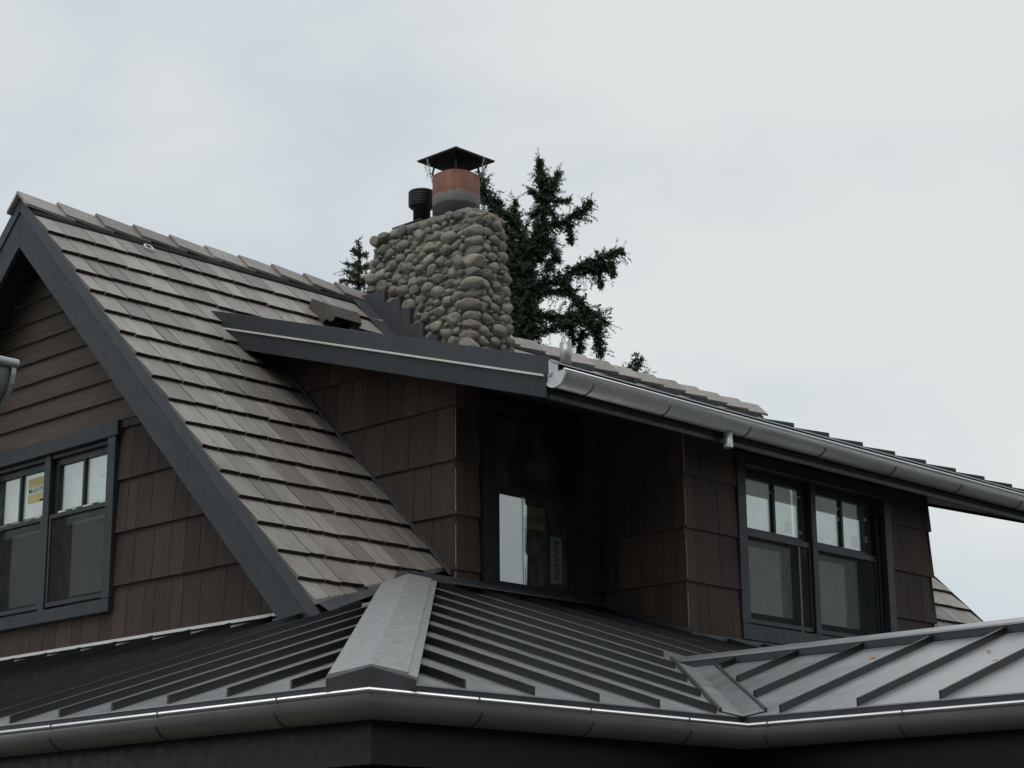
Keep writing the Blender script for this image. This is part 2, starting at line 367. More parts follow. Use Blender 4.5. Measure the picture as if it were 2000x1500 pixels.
def row(name, parent, O, U, V, N, length, L, tb, lift, mat, clips=(), widths=(0.12, 0.16, 0.19, 0.22, 0.26), lastmin=0.07):
    U = Vector(U); V = Vector(V); N = Vector(N); O = Vector(O); t_ = 0.0
    while t_ < length-0.02:
        wd = random.choice(widths)
        if length-t_-wd < lastmin: wd = length-t_
        wd = round(wd, 2)
        if wd < 0.03: break
        shingle(name, parent, O+U*t_+V*random.uniform(-0.003, 0.003)*(0.3 if mat is M['wall'] else 1), U, V, N, wd, L, tb, lift, mat, clips, random.randrange(3))
        t_ += wd
NX = (-1, 0, 0); NY = (0, -1, 0); PX = (1, 0, 0); PZ = (0, 0, 1); MY = (0, -1, 0)
Q = math.sqrt(0.5); VR = (0, Q, Q); NR = (0, -Q, Q)

# ------------------------------------------------------------------ ground
MB().add([(-400,-400,GR),(400,-400,GR),(400,400,GR),(-400,400,GR)], [(0,1,2,3)]).build('ground', M['ground'], None, kind='structure')
MB().add([(-9,-9,GR+0.006),(13,-9,GR+0.006),(13,4.9,GR+0.006),(4.3,4.9,GR+0.006),(4.3,14,GR+0.006),(-9,14,GR+0.006)], [(0,1,2,3,4,5)]).build('driveway', M['pave'], None, kind='structure')

# ------------------------------------------------------------------ THE HOUSE
house = thing('house', (XG, YW, GR), 'dark brown shingled house with steep shake roof, stone chimney and metal porch roof', 'house')

# ---- bare walls behind the cladding, ground floor
gw = part('gable_wall', house, 'brown gable end wall, clapboards above wall shingles')
WY0, WY1, WZ0, WZ1 = 11.34, 12.90, 2.05, 3.20     # gable window opening
b = MB()
def gpoly(pts, d=0.1): b.prism([(XG+0.012, y, z) for y, z in pts], (d, 0, 0))
yb_ = YRID*2
gpoly([(9.0, 1.7), (yb_-9.0, 1.7), (yb_-9.35, WZ0), (9.35-0.03, WZ0)])
gpoly([(9.32, WZ0), (WY0, WZ0), (WY0, WZ1), (WZ1-M0+0.2, WZ1)])
gpoly([(WY1, WZ0), (yb_-9.35, WZ0), (yb_-(WZ1-M0+0.2), WZ1), (WY1, WZ1)])
gpoly([(WZ1-M0+0.2, WZ1), (yb_-(WZ1-M0+0.2), WZ1), (YRID, ZRID-0.2)])
b.build('sheathing', M['deck'], gw)
lw = part('lower_wall', house)
b = MB().box(XG+0.03, XR2-0.3, YW+0.05, YW+0.2, GR, 1.7).box(XG+0.03, XG+0.18, YW+0.2, 15.2, GR, 1.69).box(XR2-0.45, XR2-0.3, YW+0.2, 15.2, GR, 1.69).box(XG+0.18, XR2-0.45, 15.05, 15.2, GR, 1.69)
b.build('ground_floor_wall', M['wall'], lw)

# ---- gable clapboards and wall shingles
rclip = ((0, 9.0, zmain(9.0)-0.16), (0, 1, -1))          # stay under the right roof slope
lclip = ((0, yb_-9.0, zmain(9.0)-0.16), (0, -1, -1))
k = 0
z = 3.315
while z < ZRID-0.5:
    y0 = z+0.05-M0+0.12; y1 = yb_-y0
    a = [(XG-0.030, y0, z), (XG-0.034, y0, z+0.004), (XG-0.010, y0, z+0.185), (XG+0.004, y0, z+0.185), (XG+0.004, y0, z)]
    MB().prism(a, (0, y1-y0, 0)).build('clapboard', M['clap'], gw)
    z += 0.1625
for k in range(0, 5):
    zb = Z0+COURSE*k
    L = 0.40
    segs = []
    if zb < 1.9: segs = [(13.6, 8.9)]
    else: segs = [(11.245, 8.9), (14.6, 12.995)]
    for ya, yz in segs:
        cl = [rclip, lclip]
        if k == 4: cl.append(((0, 0, 3.318), (0, 0, -1)))
        if zb < 1.9:
            # below the window the course is trimmed to the sill casing
            row('wall_shingle', gw, (XG, ya, zb), MY, PZ, NX, ya-13.0, L, 0.022, 0.006, M['wall'], cl)
            row('wall_shingle', gw, (XG, 13.0, zb), MY, PZ, NX, 13.0-11.245, L, 0.022, 0.006, M['wall'], cl+[((0, 0, 1.972), (0, 0, -1))])
            row('wall_shingle', gw, (XG, 11.245, zb), MY, PZ, NX, 11.245-yz, L, 0.022, 0.006, M['wall'], cl)
        else:
            row('wall_shingle', gw, (XG, ya, zb), MY, PZ, NX, ya-yz, L, 0.022, 0.006, M['wall'], cl)
zf = zleft(XG)
box('base_flashing', M['white'], gw, XG-0.056, XG-0.03, 9.26, 15.0, zf+0.000, zf+0.016)
box('base_flashing', M['white'], gw, XG-0.092, XG-0.086, 9.20, 15.0, zf-0.012, zf-0.005)

# ---- main roof
roof = part('main_roof', house, 'steep weathered grey brown shake roof')
b = MB()
def deck(x0, x1, y0, y1, t_=0.05, dz=-0.012):
    b.prism([(x0, y0, zmain(y0)+dz), (x0, y1, zmain(y1)+dz), (x0, y1, zmain(y1)+dz-t_), (x0, y0, zmain(y0)+dz-t_)], (x1-x0, 0, 0))
deck(XRK+0.03, XC+0.02, 8.80, 11.5); deck(XRK+0.03, XR2, 11.5, YRID-0.002); deck(XB2-0.05, XR2, 8.5, 11.5)
b.prism([(XRK+0.03, YRID, ZRID+0.03), (XRK+0.03, 15.7, ZRID+0.03-(15.7-YRID)), (XRK+0.03, 15.7, ZRID-0.03-(15.7-YRID)), (XRK+0.03, YRID, ZRID-0.03)], (XR2-XRK-0.03, 0, 0))
b.build('roof_deck', M['deck'], roof)
# the valley where the porch roof runs into the main slope
VA = Vector((7.55, 8.795, 0)); VB = Vector((8.62, 9.10, 0)); vdir = (VB-VA).normalized(); vno = Vector((-vdir.y, vdir.x, 0))
vclip = (VA, vno)
ztop = 4.785; DZC = 0.1935
LR = 0.36; TB = 0.026; LIFT = 0.014
kk = 0
while True:
    zb = ztop - DZC*kk; yb = zb-M0
    if zb < 1.5: break
    O = (XRK+0.012, yb, zb)
    top = [((0, YRID-0.03, ZRID), (0, -1, 0))]
    if zb > 4.3:
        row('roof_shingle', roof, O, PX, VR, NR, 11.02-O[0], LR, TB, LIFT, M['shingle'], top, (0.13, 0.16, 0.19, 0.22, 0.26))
    else:
        x1 = XC-0.012
        cl = [vclip] if zb < 2.1 else []
        if zb < 2.0: x1 = 8.72
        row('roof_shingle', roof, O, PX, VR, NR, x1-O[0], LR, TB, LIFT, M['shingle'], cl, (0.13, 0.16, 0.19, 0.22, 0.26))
        if 2.2 < zb < 3.5:
            row('roof_shingle', roof, (14.7, yb, zb), PX, VR, NR, XR2+0.02-14.7, LR, TB, LIFT, M['shingle'], (), (0.16, 0.19, 0.22, 0.26))
    kk += 1
# the courses right of the chimney, seen only as a sliver: one joined piece
b = MB()
for kk in range(3):
    zb = ztop-DZC*kk; yb = zb-M0; x = 11.02
    while x < XR2:
        wd = random.choice((0.16, 0.2, 0.24)); x2 = min(x+wd, XR2+0.02)
        o = Vector((0, yb, zb)); vv = Vector(VR); nn = Vector(NR); LL = min(LR, (YRID-0.03-yb)/Q)
        q = [o+nn*LIFT, o+vv*LL, o+vv*LL+nn*0.005, o+nn*(LIFT+TB)]
        b.prism([(x+0.003, p.y, p.z) for p in q], (x2-x-0.006, 0, 0)); x = x2
b.build('far_shingle_courses', M['shingle'], roof, kind='stuff')
# back slope, out of sight from the street
b = MB()
for kk in range(17):
    zb = ztop-DZC*kk; yb = 2*YRID-(zb-M0)
    b.prism([(XRK+0.012, yb, zb+0.018), (XRK+0.012, yb, zb+0.05), (XRK+0.012, yb-0.25, zb+0.25), (XRK+0.012, yb-0.25, zb+0.24)], (XR2-XRK, 0, 0))
b.build('back_slope_courses', M['shingle'], roof, kind='stuff')
# ridge vent strip and lapped ridge caps
b = MB()
for sgn in (-1, 1):
    ya = YRID+sgn*0.165; yz = YRID+sgn*0.02
    b.prism([(XRK+0.01, ya, ZRID-0.165+0.045), (XRK+0.01, ya, ZRID-0.165+0.085), (XRK+0.01, yz, ZRID+0.06), (XRK+0.01, yz, ZRID)], (XR2-XRK, 0, 0))
b.build('ridge_vent', M['deck'], roof)
def capmesh(v):
    rr = random.Random(v); b = MB(); Lc = 0.43; wf = 0.128+rr.uniform(-0.004, 0.004); t_ = 0.019
    rings = []
    for x, dz in ((0.0, 0.030+rr.uniform(-0.004, 0.004)), (0.2, 0.018), (Lc, 0.0)):
        fl = rr.uniform(0.97, 1.03)
        rings.append([(x, -wf*fl, dz-wf*0.97), (x, -wf*fl-0.008, dz-wf*0.97+t_), (x, 0, dz+t_*1.3), (x, wf*fl+0.008, dz-wf*0.97+t_), (x, wf*fl, dz-wf*0.97), (x, 0, dz)])
    return b.loft(rings).mesh('ridge_cap', M['shingle'])
cms = [capmesh(i) for i in range(5)]
x = 7.475
while x < XR2+0.06:
    if not (10.80 < x < 11.05):
        mw_ = Matrix.Translation((x, YRID, ZRID+0.068)) @ Matrix.Rotation(random.uniform(-0.012, 0.012), 4, 'X')
        if x > 11.0: mw_ = Matrix.Translation((x+0.43, YRID, ZRID+0.048)) @ Matrix.Rotation(math.pi, 4, 'Z')
        o = link('ridge_cap', cms[random.randrange(5)], roof, mw=mw_)
    x += 0.35
# small white loop lying on the shingles
b = MB(); c0 = Vector((8.52, 11.995, 4.935)); ring = []
for i in range(17):
    a_ = 6.28318*i/16; ca, sa = math.cos(a_), math.sin(a_)
    sx = math.copysign(abs(ca)**0.6, ca)*0.036; sy = math.copysign(abs(sa)**0.6, sa)*0.036
    ring.append(c0+Vector(PX)*sx+Vector(VR)*sy+Vector(NR)*0.02)
b.tube(ring, 0.0065, 6, False).build('tie_off_ring', M['white'], roof, True, label='small white ring lying on the upper roof shingles')

# ---- rakes
for side in (1, -1):
    def Y(y): return y if side == 1 else yb_-y
    zt = -0.008
    ylow = 8.735
    fb = [(ylow, zmain(ylow)+zt), (YRID-0.0015, ZRID+0.045+zt), (YRID-0.0015, ZRID+0.045+zt-0.345), (1.637-M0+0.345+0.008, 1.637), (1.637-M0+0.008, 1.637)]
    b = MB().prism([(XRK, Y(y), z) for y, z in fb], (0.032, 0, 0)); b.build('rake_board', M['slate'], house, bevel=0.002)
    db = [(ylow-0.02, zmain(ylow-0.02)+0.034), (YRID-0.0025, ZRID+0.045+0.034), (YRID-0.0025, ZRID+0.045-0.075), (ylow-0.02, zmain(ylow-0.02)-0.075)]
    MB().prism([(XRK-0.010, Y(y), z) for y, z in db], (0.008, 0, 0)).build('rake_drip_edge', M['drip'], house)
    so = [(8.80, zmain(8.80)-0.07), (YRID-0.01, ZRID-0.04), (YRID-0.01, ZRID-0.10), (8.86, zmain(8.80)-0.07)]
    MB().prism([(XRK+0.034, Y(y), z) for y, z in so], (XG-XRK-0.03, 0, 0)).build('rake_soffit', M['dark'], house)
# far rake
MB().prism([(XR2+0.024, y, z) for y, z in [(8.6, zmain(8.6)+0.055), (YRID, ZRID+0.055), (YRID, ZRID-0.25), (8.7, zmain(8.6)-0.1)]], (0.03, 0, 0)).build('rake_board', M['dark'], house)
# far gable end and main eave right of the bay
MB().prism([(XR2-0.4, 9.2, 1.69), (XR2-0.4, yb_-9.2, 1.69), (XR2-0.4, YRID, ZRID-0.3)], (0.1, 0, 0)).build('far_gable_wall', M['wall'], house)

# ---- windows
def flat(name, mat, parent, face, c, a0, a1, z0, z1, t_=0.006):
    """thin plate: face 'x' -> plane x = c spanning y a0..a1 ; face 'y' -> plane y = c spanning x"""
    if face == 'x': return box(name, mat, parent, c, c+t_, a0, a1, z0, z1)
    return box(name, mat, parent, a0, a1, c, c+t_, z0, z1)
def bar(name, mat, parent, face, c0, c1, a0, a1, z0, z1, bevel=0.003):
    if face == 'x': return box(name, mat, parent, c0, c1, a0, a1, z0, z1, bevel)
    return box(name, mat, parent, a0, a1, c0, c1, z0, z1, bevel)
def sashring(name, mat, parent, face, c0, c1, a0, a1, z0, z1, st, tr, br):
    b = MB()
    for (p, q, r0, r1) in ((a0, a0+st, z0, z1), (a1-st, a1, z0, z1), (a0+st, a1-st, z1-tr, z1), (a0+st, a1-st, z0, z0+br)):
        if face == 'x': b.box(c0, c1, p, q, r0, r1)
        else: b.box(p, q, c0, c1, r0, r1)
    return b.build(name, mat, parent)
def text(name, body, mat, parent, origin, U, V, size, depth=0.001):
    cu = bpy.data.curves.new('lettering', 'FONT'); cu.body = body; cu.size = size; cu.align_x = 'CENTER'; cu.align_y = 'CENTER'; cu.offset = size*0.012
    tmp = bpy.data.objects.new('lettering', cu); col.objects.link(tmp)
    dg = bpy.context.evaluated_depsgraph_get(); me = bpy.data.meshes.new_from_object(tmp.evaluated_get(dg))
    bpy.data.objects.remove(tmp); me.materials.clear(); me.materials.append(mat); me.name = name
    U = Vector(U); V = Vector(V); N = U.cross(V)
    mw = Matrix(((U.x, V.x, N.x, origin[0]), (U.y, V.y, N.y, origin[1]), (U.z, V.z, N.z, origin[2]), (0, 0, 0, 1)))
    return link(name, me, parent, mw=mw)

# gable window (normal -X): two double hung units with half screens
gwin = part('window', house, 'twin double hung window in the gable wall, yellow sticker inside its glass')
xf = XG-0.055
bar('side_casing', M['slate'], gwin, 'x', xf, XG+0.02, 11.25, 11.342, 2.062, 3.205)
bar('side_casing', M['slate'], gwin, 'x', xf, XG+0.02, 12.90, 12.992, 2.062, 3.205)
bar('head_casing', M['slate'], gwin, 'x', xf-0.006, XG+0.02, 11.222, 13.02, 3.207, 3.315)
bar('sill_casing', M['slate'], gwin, 'x', xf-0.004, XG+0.02, 11.25, 12.992, 1.968, 2.06)
bar('mullion', M['frame'], gwin, 'x', XG-0.03, XG+0.10, 12.085, 12.165, 2.062, 3.205)
bar('head_jamb', M['frame'], gwin, 'x', XG-0.02, XG+0.10, 11.344, 12.083, 3.172, 3.203)
bar('head_jamb', M['frame'], gwin, 'x', XG-0.02, XG+0.10, 12.167, 12.898, 3.172, 3.203)
for (a0, a1, first) in ((11.346, 12.081, True), (12.169, 12.896, False)):
    s0, s1 = a0+0.005, a1-0.005
    up = sashring('upper_sash', M['frame'], gwin, 'x', XG+0.012, XG+0.05, s0, s1, 2.74, 3.168, 0.048, 0.045, 0.04)
    mid = (s0+s1)/2
    bar('muntin', M['frame'], gwin, 'x', XG+0.010, XG+0.04, mid-0.014, mid+0.014, 2.781, 3.122)
    flat('glass_pane', M['glass'], gwin, 'x', XG+0.030, s0+0.046, mid-0.012, 2.778, 3.124)
    flat('glass_pane', M['glass'], gwin, 'x', XG+0.0302, mid+0.012, s1-0.046, 2.778, 3.124)
    sashring('screen_frame', M['frame'], gwin, 'x', XG-0.022, XG-0.004, s0, s1, 2.085, 2.758, 0.022, 0.03, 0.03)
    flat('insect_screen', M['screen'], gwin, 'x', XG-0.012, s0+0.02, s1-0.02, 2.113, 2.73, 0.002)
    sashring('lower_sash', M['frame'], gwin, 'x', XG+0.055, XG+0.09, s0, s1, 2.075, 2.80, 0.05, 0.05, 0.075)
    flat('glass_pane', M['glass'], gwin, 'x', XG+0.070, s0+0.048, s1-0.048, 2.148, 2.752)
    flat('glowing_sheet', M['shade'], gwin, 'x', XG+0.12, a0-0.04, a1+0.04, 2.70, 3.24, 0.004)  # no blind hangs here: glowing sheet added to brighten the upper panes
    # protective film scraps left along the meeting rail
    rr = random.Random(5 if first else 9); y = s0+0.05
    while y < s1-0.08:
        ln = rr.uniform(0.03, 0.12)
        box('film_scrap', M['paper'], gwin, XG-0.006, XG+0.008, y, y+ln, 2.759, 2.766+rr.uniform(0, 0.012)); y += ln+rr.uniform(0.02, 0.1)
    flat('sticker', M['paper'], gwin, 'x', XG+0.0285, s0+0.052, s0+0.122, 2.80, 2.915, 0.001)
flat('sticker', M['paper'], gwin, 'x', XG+0.0285, 11.50, 11.55, 2.968, 2.982, 0.001)
st = flat('sticker', M['yellow'], gwin, 'x', XG+0.0285, 12.225, 12.455, 2.90, 3.085, 0.001)
st['label'] = 'yellow manufacturer sticker with black lettering'
flat('sticker_band', M['paper'], gwin, 'x', XG+0.0279, 12.227, 12.453, 2.965, 3.015, 0.0005)
text('lettering', 'MARVIN', M['ink'], gwin, (XG+0.0274, 12.34, 2.989), (0, -1, 0), (0, 0, 1), 0.058)
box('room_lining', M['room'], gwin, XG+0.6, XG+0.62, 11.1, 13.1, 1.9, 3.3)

# ---- dormer: cheek wall, recessed wall, bay
def clip_under_dormer(): return ((0, 7.95, zdorm(7.95)-DTH), (0, 0.305, -1))
cheek = part('dormer_cheek_wall', house)
mclip = ((0, 9.0, zmain(9.0)+0.01), (0, -1, 1))
MB().prism([(XC+0.012, y, z) for y, z in [(YW+0.02, 1.6), (YW+0.02, zdorm(YW)-0.1), (11.3, zdorm(11.3)-0.1), (11.3, zmain(11.3)-0.08), (YW+0.12, zmain(YW)-0.08)]], (0.1, 0, 0)).build('sheathing', M['deck'], cheek)
for k in range(0, 7):
    zb = Z0+COURSE*k
    row('wall_shingle', cheek, (XC, 11.1, zb), MY, PZ, NX, 11.1-YW, 0.40, 0.016, 0.006, M['wall'], [mclip, clip_under_dormer()])
    if k < 4:
        box('corner_edge', M['tan'], cheek, XC-0.0250, XC-0.0215, YW-0.0255, YW-0.0215, zb+0.02, zb+COURSE*random.uniform(0.7, 0.97))
MB().prism([(XC-0.05, 9.15, zmain(9.15)+0.045), (XC-0.05, 11.1, zmain(11.1)+0.045), (XC-0.05, 11.1, zmain(11.1)+0.062), (XC-0.05, 9.15, zmain(9.15)+0.062)], (0.05, 0, 0)).build('step_flashing', M['flash'], cheek)

rec = part('recessed_dormer_wall', house)
RX0, RX1 = 9.375, 10.17
b = MB().box(XC+0.01, RX0-0.01, YW+0.012, YW+0.1, 1.6, 3.5).box(RX1+0.01, XB+0.05, YW+0.012, YW+0.1, 1.6, 3.5).box(RX0-0.01, RX1+0.01, YW+0.012, YW+0.1, 1.6, 1.98).box(RX0-0.01, RX1+0.01, YW+0.012, YW+0.1, 3.36, 3.5)
b.build('sheathing', M['deck'], rec)
for k in range(0, 5):
    zb = Z0+COURSE*k
    row('wall_shingle', rec, (XC-0.022, YW, zb), PX, PZ, NY, 9.262-XC+0.022, 0.40, 0.016, 0.006, M['wall'], [clip_under_dormer()], (0.1, 0.14, 0.17))
    row('wall_shingle', rec, (10.285, YW, zb), PX, PZ, NY, XB-0.03-10.285, 0.40, 0.016, 0.006, M['wall'], [clip_under_dormer()])
rwin = part('window', house, 'dark double hung window in the recess beside the bay')
yf = YW-0.045  # casings and sashes darkened: the shade of the recess is in their colour
bar('side_casing', M['dark'], rwin, 'y', yf, YW+0.02, 9.266, 9.374, 2.0, 3.36)
bar('side_casing', M['dark'], rwin, 'y', yf, YW+0.02, 10.172, 10.28, 2.0, 3.36)
bar('sill_casing', M['dark'], rwin, 'y', yf-0.01, YW+0.02, 9.376, 10.17, 1.955, 2.06)
bar('head_casing', M['dark'], rwin, 'y', yf, YW+0.02, 9.376, 10.17, 3.30, 3.36)
sashring('lower_sash', M['dark'], rwin, 'y', YW-0.035, YW+0.002, 9.378, 10.168, 2.061, 2.775, 0.045, 0.05, 0.045)
flat('glass_pane', M['glassR'], rwin, 'y', YW-0.020, 9.42, 10.126, 2.103, 2.728)
sashring('upper_sash', M['dark'], rwin, 'y', YW+0.05, YW+0.085, 9.378, 10.168, 2.74, 3.30, 0.045, 0.045, 0.045)
flat('glass_pane', M['glassR'], rwin, 'y', YW+0.066, 9.42, 10.126, 2.783, 3.258)
st = flat('sticker', M['yellow'], rwin, 'y', YW-0.0125, 9.60, 9.90, 2.505, 2.665, 0.001)
text('lettering', 'MARVIN', M['ink'], rwin, (9.75, YW-0.0132, 2.578), (1, 0, 0), (0, 0, 1), 0.075)
flat('sticker', M['paper'], rwin, 'y', YW-0.0125, 9.955, 10.07, 2.15, 2.48, 0.001)
text('lettering', 'MARVIN', M['ink'], rwin, (10.0125, YW-0.0132, 2.315), (0, 0, -1), (1, 0, 0), 0.075)
box('film_edge', M['paper'], rwin, 9.666, 9.669, YW-0.024, YW-0.0205, 2.105, 2.726)
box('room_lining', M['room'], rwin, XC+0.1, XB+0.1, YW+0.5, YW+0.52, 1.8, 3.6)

bay = part('bay_wall', house)
BX0, BX1, BZ0, BZ1 = 11.20, 12.985, 1.90, 3.06
b = MB().box(XB+0.012, BX0-0.01, YB+0.012, YB+0.1, 1.2, 3.3).box(BX1+0.01, XB2-0.012, YB+0.012, YB+0.1, 1.2, 3.3).box(BX0-0.01, BX1+0.01, YB+0.012, YB+0.1, 1.2, BZ0).box(BX0-0.01, BX1+0.01, YB+0.012, YB+0.1, BZ1, 3.3)
b.box(XB+0.012, XB+0.1, YB+0.1, YW+0.05, 1.2, 3.4).box(XB2-0.1, XB2-0.012, YB+0.1, 10.6, 1.2, 3.3)
b.build('sheathing', M['deck'], bay)
for k in range(-1, 5):
    zb = Z0+COURSE*k
    cl = [clip_under_dormer()]
    row('wall_shingle', bay, (XB, YW, zb), MY, PZ, NX, YW-YB, 0.40, 0.016, 0.006, M['wall'], cl)
    row('wall_shingle', bay, (XB-0.022, YB, zb), PX, PZ, NY, 11.098-XB+0.022, 0.40, 0.016, 0.006, M['wall'], cl)
    row('wall_shingle', bay, (13.085, YB, zb), PX, PZ, NY, XB2+0.02-13.085, 0.40, 0.016, 0.006, M['wall'], cl)
    if k >= 0:
        row('wall_shingle', bay, (XB2, YB-0.022, zb), (0, 1, 0), PZ, PX, 0.9, 0.40, 0.045, 0.008, M['wall'], cl)
    if 0 <= k < 4:
        box('corner_edge', M['tan'], bay, XB-0.0250, XB-0.0215, YB-0.0255, YB-0.0215, zb+0.02, zb+COURSE*random.uniform(0.75, 0.97))
bwin = part('window', house, 'twin double hung window with pale shades in the bay front')
yf = YB-0.032
bar('side_casing', M['slate'], bwin, 'y', yf, YB+0.02, 11.10, 11.198, 1.905, 3.06)
bar('side_casing', M['slate'], bwin, 'y', yf, YB+0.02, 12.987, 13.08, 1.905, 3.06)
bar('sill_casing', M['slate'], bwin, 'y', yf-0.004, YB+0.02, 11.10, 13.08, 1.79, 1.903)
bar('head_casing', M['slate'], bwin, 'y', yf-0.004, YB+0.02, 11.10, 13.08, 3.062, 3.15)
bar('mullion', M['slate'], bwin, 'y', YB+0.018, YB+0.13, 12.068, 12.132, 1.905, 3.06)
bar('side_jamb', M['frame'], bwin, 'y', YB+0.022, YB+0.2, 11.20, 11.262, 1.905, 3.06)
bar('side_jamb', M['frame'], bwin, 'y', YB+0.022, YB+0.2, 12.948, 12.985, 1.905, 3.06)
for (a0, a1) in ((11.264, 12.066), (12.134, 12.946)):
    sashring('upper_sash', M['frame'], bwin, 'y', YB+0.07, YB+0.105, a0, a1, 2.585, 3.058, 0.055, 0.06, 0.045)
    mid = (a0+a1)/2
    bar('muntin', M['frame'], bwin, 'y', YB+0.066, YB+0.1, mid-0.016, mid+0.016, 2.632, 2.996)
    flat('glass_pane', M['glass'], bwin, 'y', YB+0.088, a0+0.053, mid-0.014, 2.628, 3.0)
    flat('glass_pane', M['glass'], bwin, 'y', YB+0.0882, mid+0.014, a1-0.053, 2.628, 3.0)
    sashring('screen_frame', M['frame'], bwin, 'y', YB+0.038, YB+0.06, a0+0.002, a1-0.002, 1.93, 2.60, 0.024, 0.04, 0.03)
    flat('insect_screen', M['screen'], bwin, 'y', YB+0.05, a0+0.024, a1-0.024, 1.958, 2.562, 0.002)
    sashring('lower_sash', M['frame'], bwin, 'y', YB+0.15, YB+0.185, a0, a1, 1.94, 2.63, 0.06, 0.06, 0.09)
    flat('glass_pane', M['glass'], bwin, 'y', YB+0.168, a0+0.058, a1-0.058, 2.028, 2.572)
    flat('glowing_sheet', M['shade'], bwin, 'y', YB+0.215, a0-0.045, a1+0.045, 1.95, 3.16, 0.004)  # pale shade, with a glow put in to brighten its panes
    flat('sticker', M['paper'], bwin, 'y', YB+0.0955, mid+0.16, mid+0.245, 2.66, 2.75, 0.001)
    for q in range(5):
        xx = random.choice((mid-0.022, mid+0.02, a1-0.06)); zz = random.uniform(2.66, 2.95)
        box('film_scrap', M['paper'], bwin, xx, xx+0.008, YB+0.078, YB+0.0875, zz, zz+random.uniform(0.01, 0.03))
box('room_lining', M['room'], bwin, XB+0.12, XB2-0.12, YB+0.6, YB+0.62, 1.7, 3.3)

# ---- dormer roof (standing seam, seen edge on)
dr = part('dormer_roof', house, 'low pitched metal shed roof of the dormer')
yJ = 11.46
b = MB().prism([(DX0+0.03, y, z) for y, z in [(7.98, zdorm(7.98)-0.012), (yJ, zdorm(yJ)-0.012), (11.25, zdorm(11.25)-DTH), (7.98, zdorm(7.98)-DTH)]], (DX1-DX0-0.06, 0, 0))
b.build('roof_slab', M['dark'], dr)
x = DX0+0.012; i = 0
xs = [DX0+0.004] + [9.11+0.435*q for q in range(14)] + [DX1]
for a, c in zip(xs[:-1], xs[1:]):
    MB().prism([(a+0.001, y, z) for y, z in [(7.95, zdorm(7.95)), (yJ+0.05, zdorm(yJ+0.05)), (yJ+0.05, zdorm(yJ+0.05)-0.008), (7.95, zdorm(7.95)-0.008)]], (c-a-0.002, 0, 0)).build('metal_panel', M['metal'], dr)
for x in xs[1:-1]:
    MB().prism([(x-0.008, y, z) for y, z in [(7.965, zdorm(7.965)+0.001), (7.965, zdorm(7.965)+0.036), (yJ, zdorm(yJ)+0.036), (yJ, zdorm(yJ)+0.001)]], (0.016, 0, 0)).build('seam', M['seam'], dr)
# rake trim on the left edge: metal band over a painted board
def rk(z0, z1, ya, x0, x1, name, mat, yend=None):
    yl = lambda dz: (3.275-0.305*7.95-dz-M0)/(1-0.305)          # where this edge meets the main slope
    MB().prism([(x0, y, z) for y, z in [(ya, zdorm(ya)-z0), (yl(z0), zdorm(yl(z0))-z0), (yl(z1), zdorm(yl(z1))-z1), (ya, zdorm(ya)-z1)]], (x1-x0, 0, 0)).build(name, mat, dr, bevel=0.0015)
rk(-0.022, 0.098, 7.965, DX0-0.004, DX0+0.012, 'rake_band', M['drip'])
rk(0.098, 0.112, 8.0, DX0-0.016, DX0+0.014, 'rake_bead_trim', M['white'])
rk(0.112, 0.245, 7.995, DX0+0.002, DX0+0.028, 'rake_board', M['slate'])
MB().prism([(DX1, y, z) for y, z in [(7.965, zdorm(7.965)+0.022), (11.0, zdorm(11.0)+0.022), (11.0, zdorm(11.0)-0.24), (7.965, zdorm(7.965)-0.24)]], (0.02, 0, 0)).build('rake_board', M['slate'], dr)
box('fascia', M['frame'], dr, DX0+0.03, DX1, 7.985, 8.012, zdorm(7.985)-0.245, zdorm(7.985)-0.014)
box('drip_flange', M['galv'], dr, DX0-0.002, DX0+0.075, 7.955, 7.975, zdorm(7.96)-0.10, zdorm(7.96)-0.004)
# galvanised plumbing vent
vp = MB().lathe((9.20, 8.27), [(0.038, 3.33), (0.038, 3.452), (0.0405, 3.456), (0.0405, 3.552), (0.036, 3.552), (0.036, 3.40)], 20).build('vent_pipe', M['gutter'], dr, True, label='short galvanised vent pipe behind the gutter end')

# ---- hooded roof vent on the main slope
hv = MB()
pf = [(11.79, 4.73), (11.742, 4.80), (11.505, 4.69), (11.462, 4.592), (11.475, 4.565), (11.52, 4.556), (11.545, 4.585), (11.59, 4.58), (11.615, 4.545)]
for xx in (9.975, 10.262):
    hv.prism([(xx, y, z) for y, z in pf], (0.012, 0, 0))
hv.prism([(9.9875, 11.742, 4.80), (9.9875, 11.505, 4.69), (9.9875, 11.505, 4.682), (9.9875, 11.742, 4.792)], (0.274, 0, 0))
hv.prism([(9.9875, 11.505, 4.6895), (9.9875, 11.462, 4.592), (9.9875, 11.470, 4.589), (9.9875, 11.512, 4.682)], (0.274, 0, 0))
hv.prism([(9.9875, 11.741, 4.799), (9.9875, 11.80, 4.715), (9.9875, 11.79, 4.712), (9.9875, 11.734, 4.79)], (0.274, 0, 0))
hv.build('roof_vent', M['vent'], roof, label='brown hooded metal vent on the upper roof')

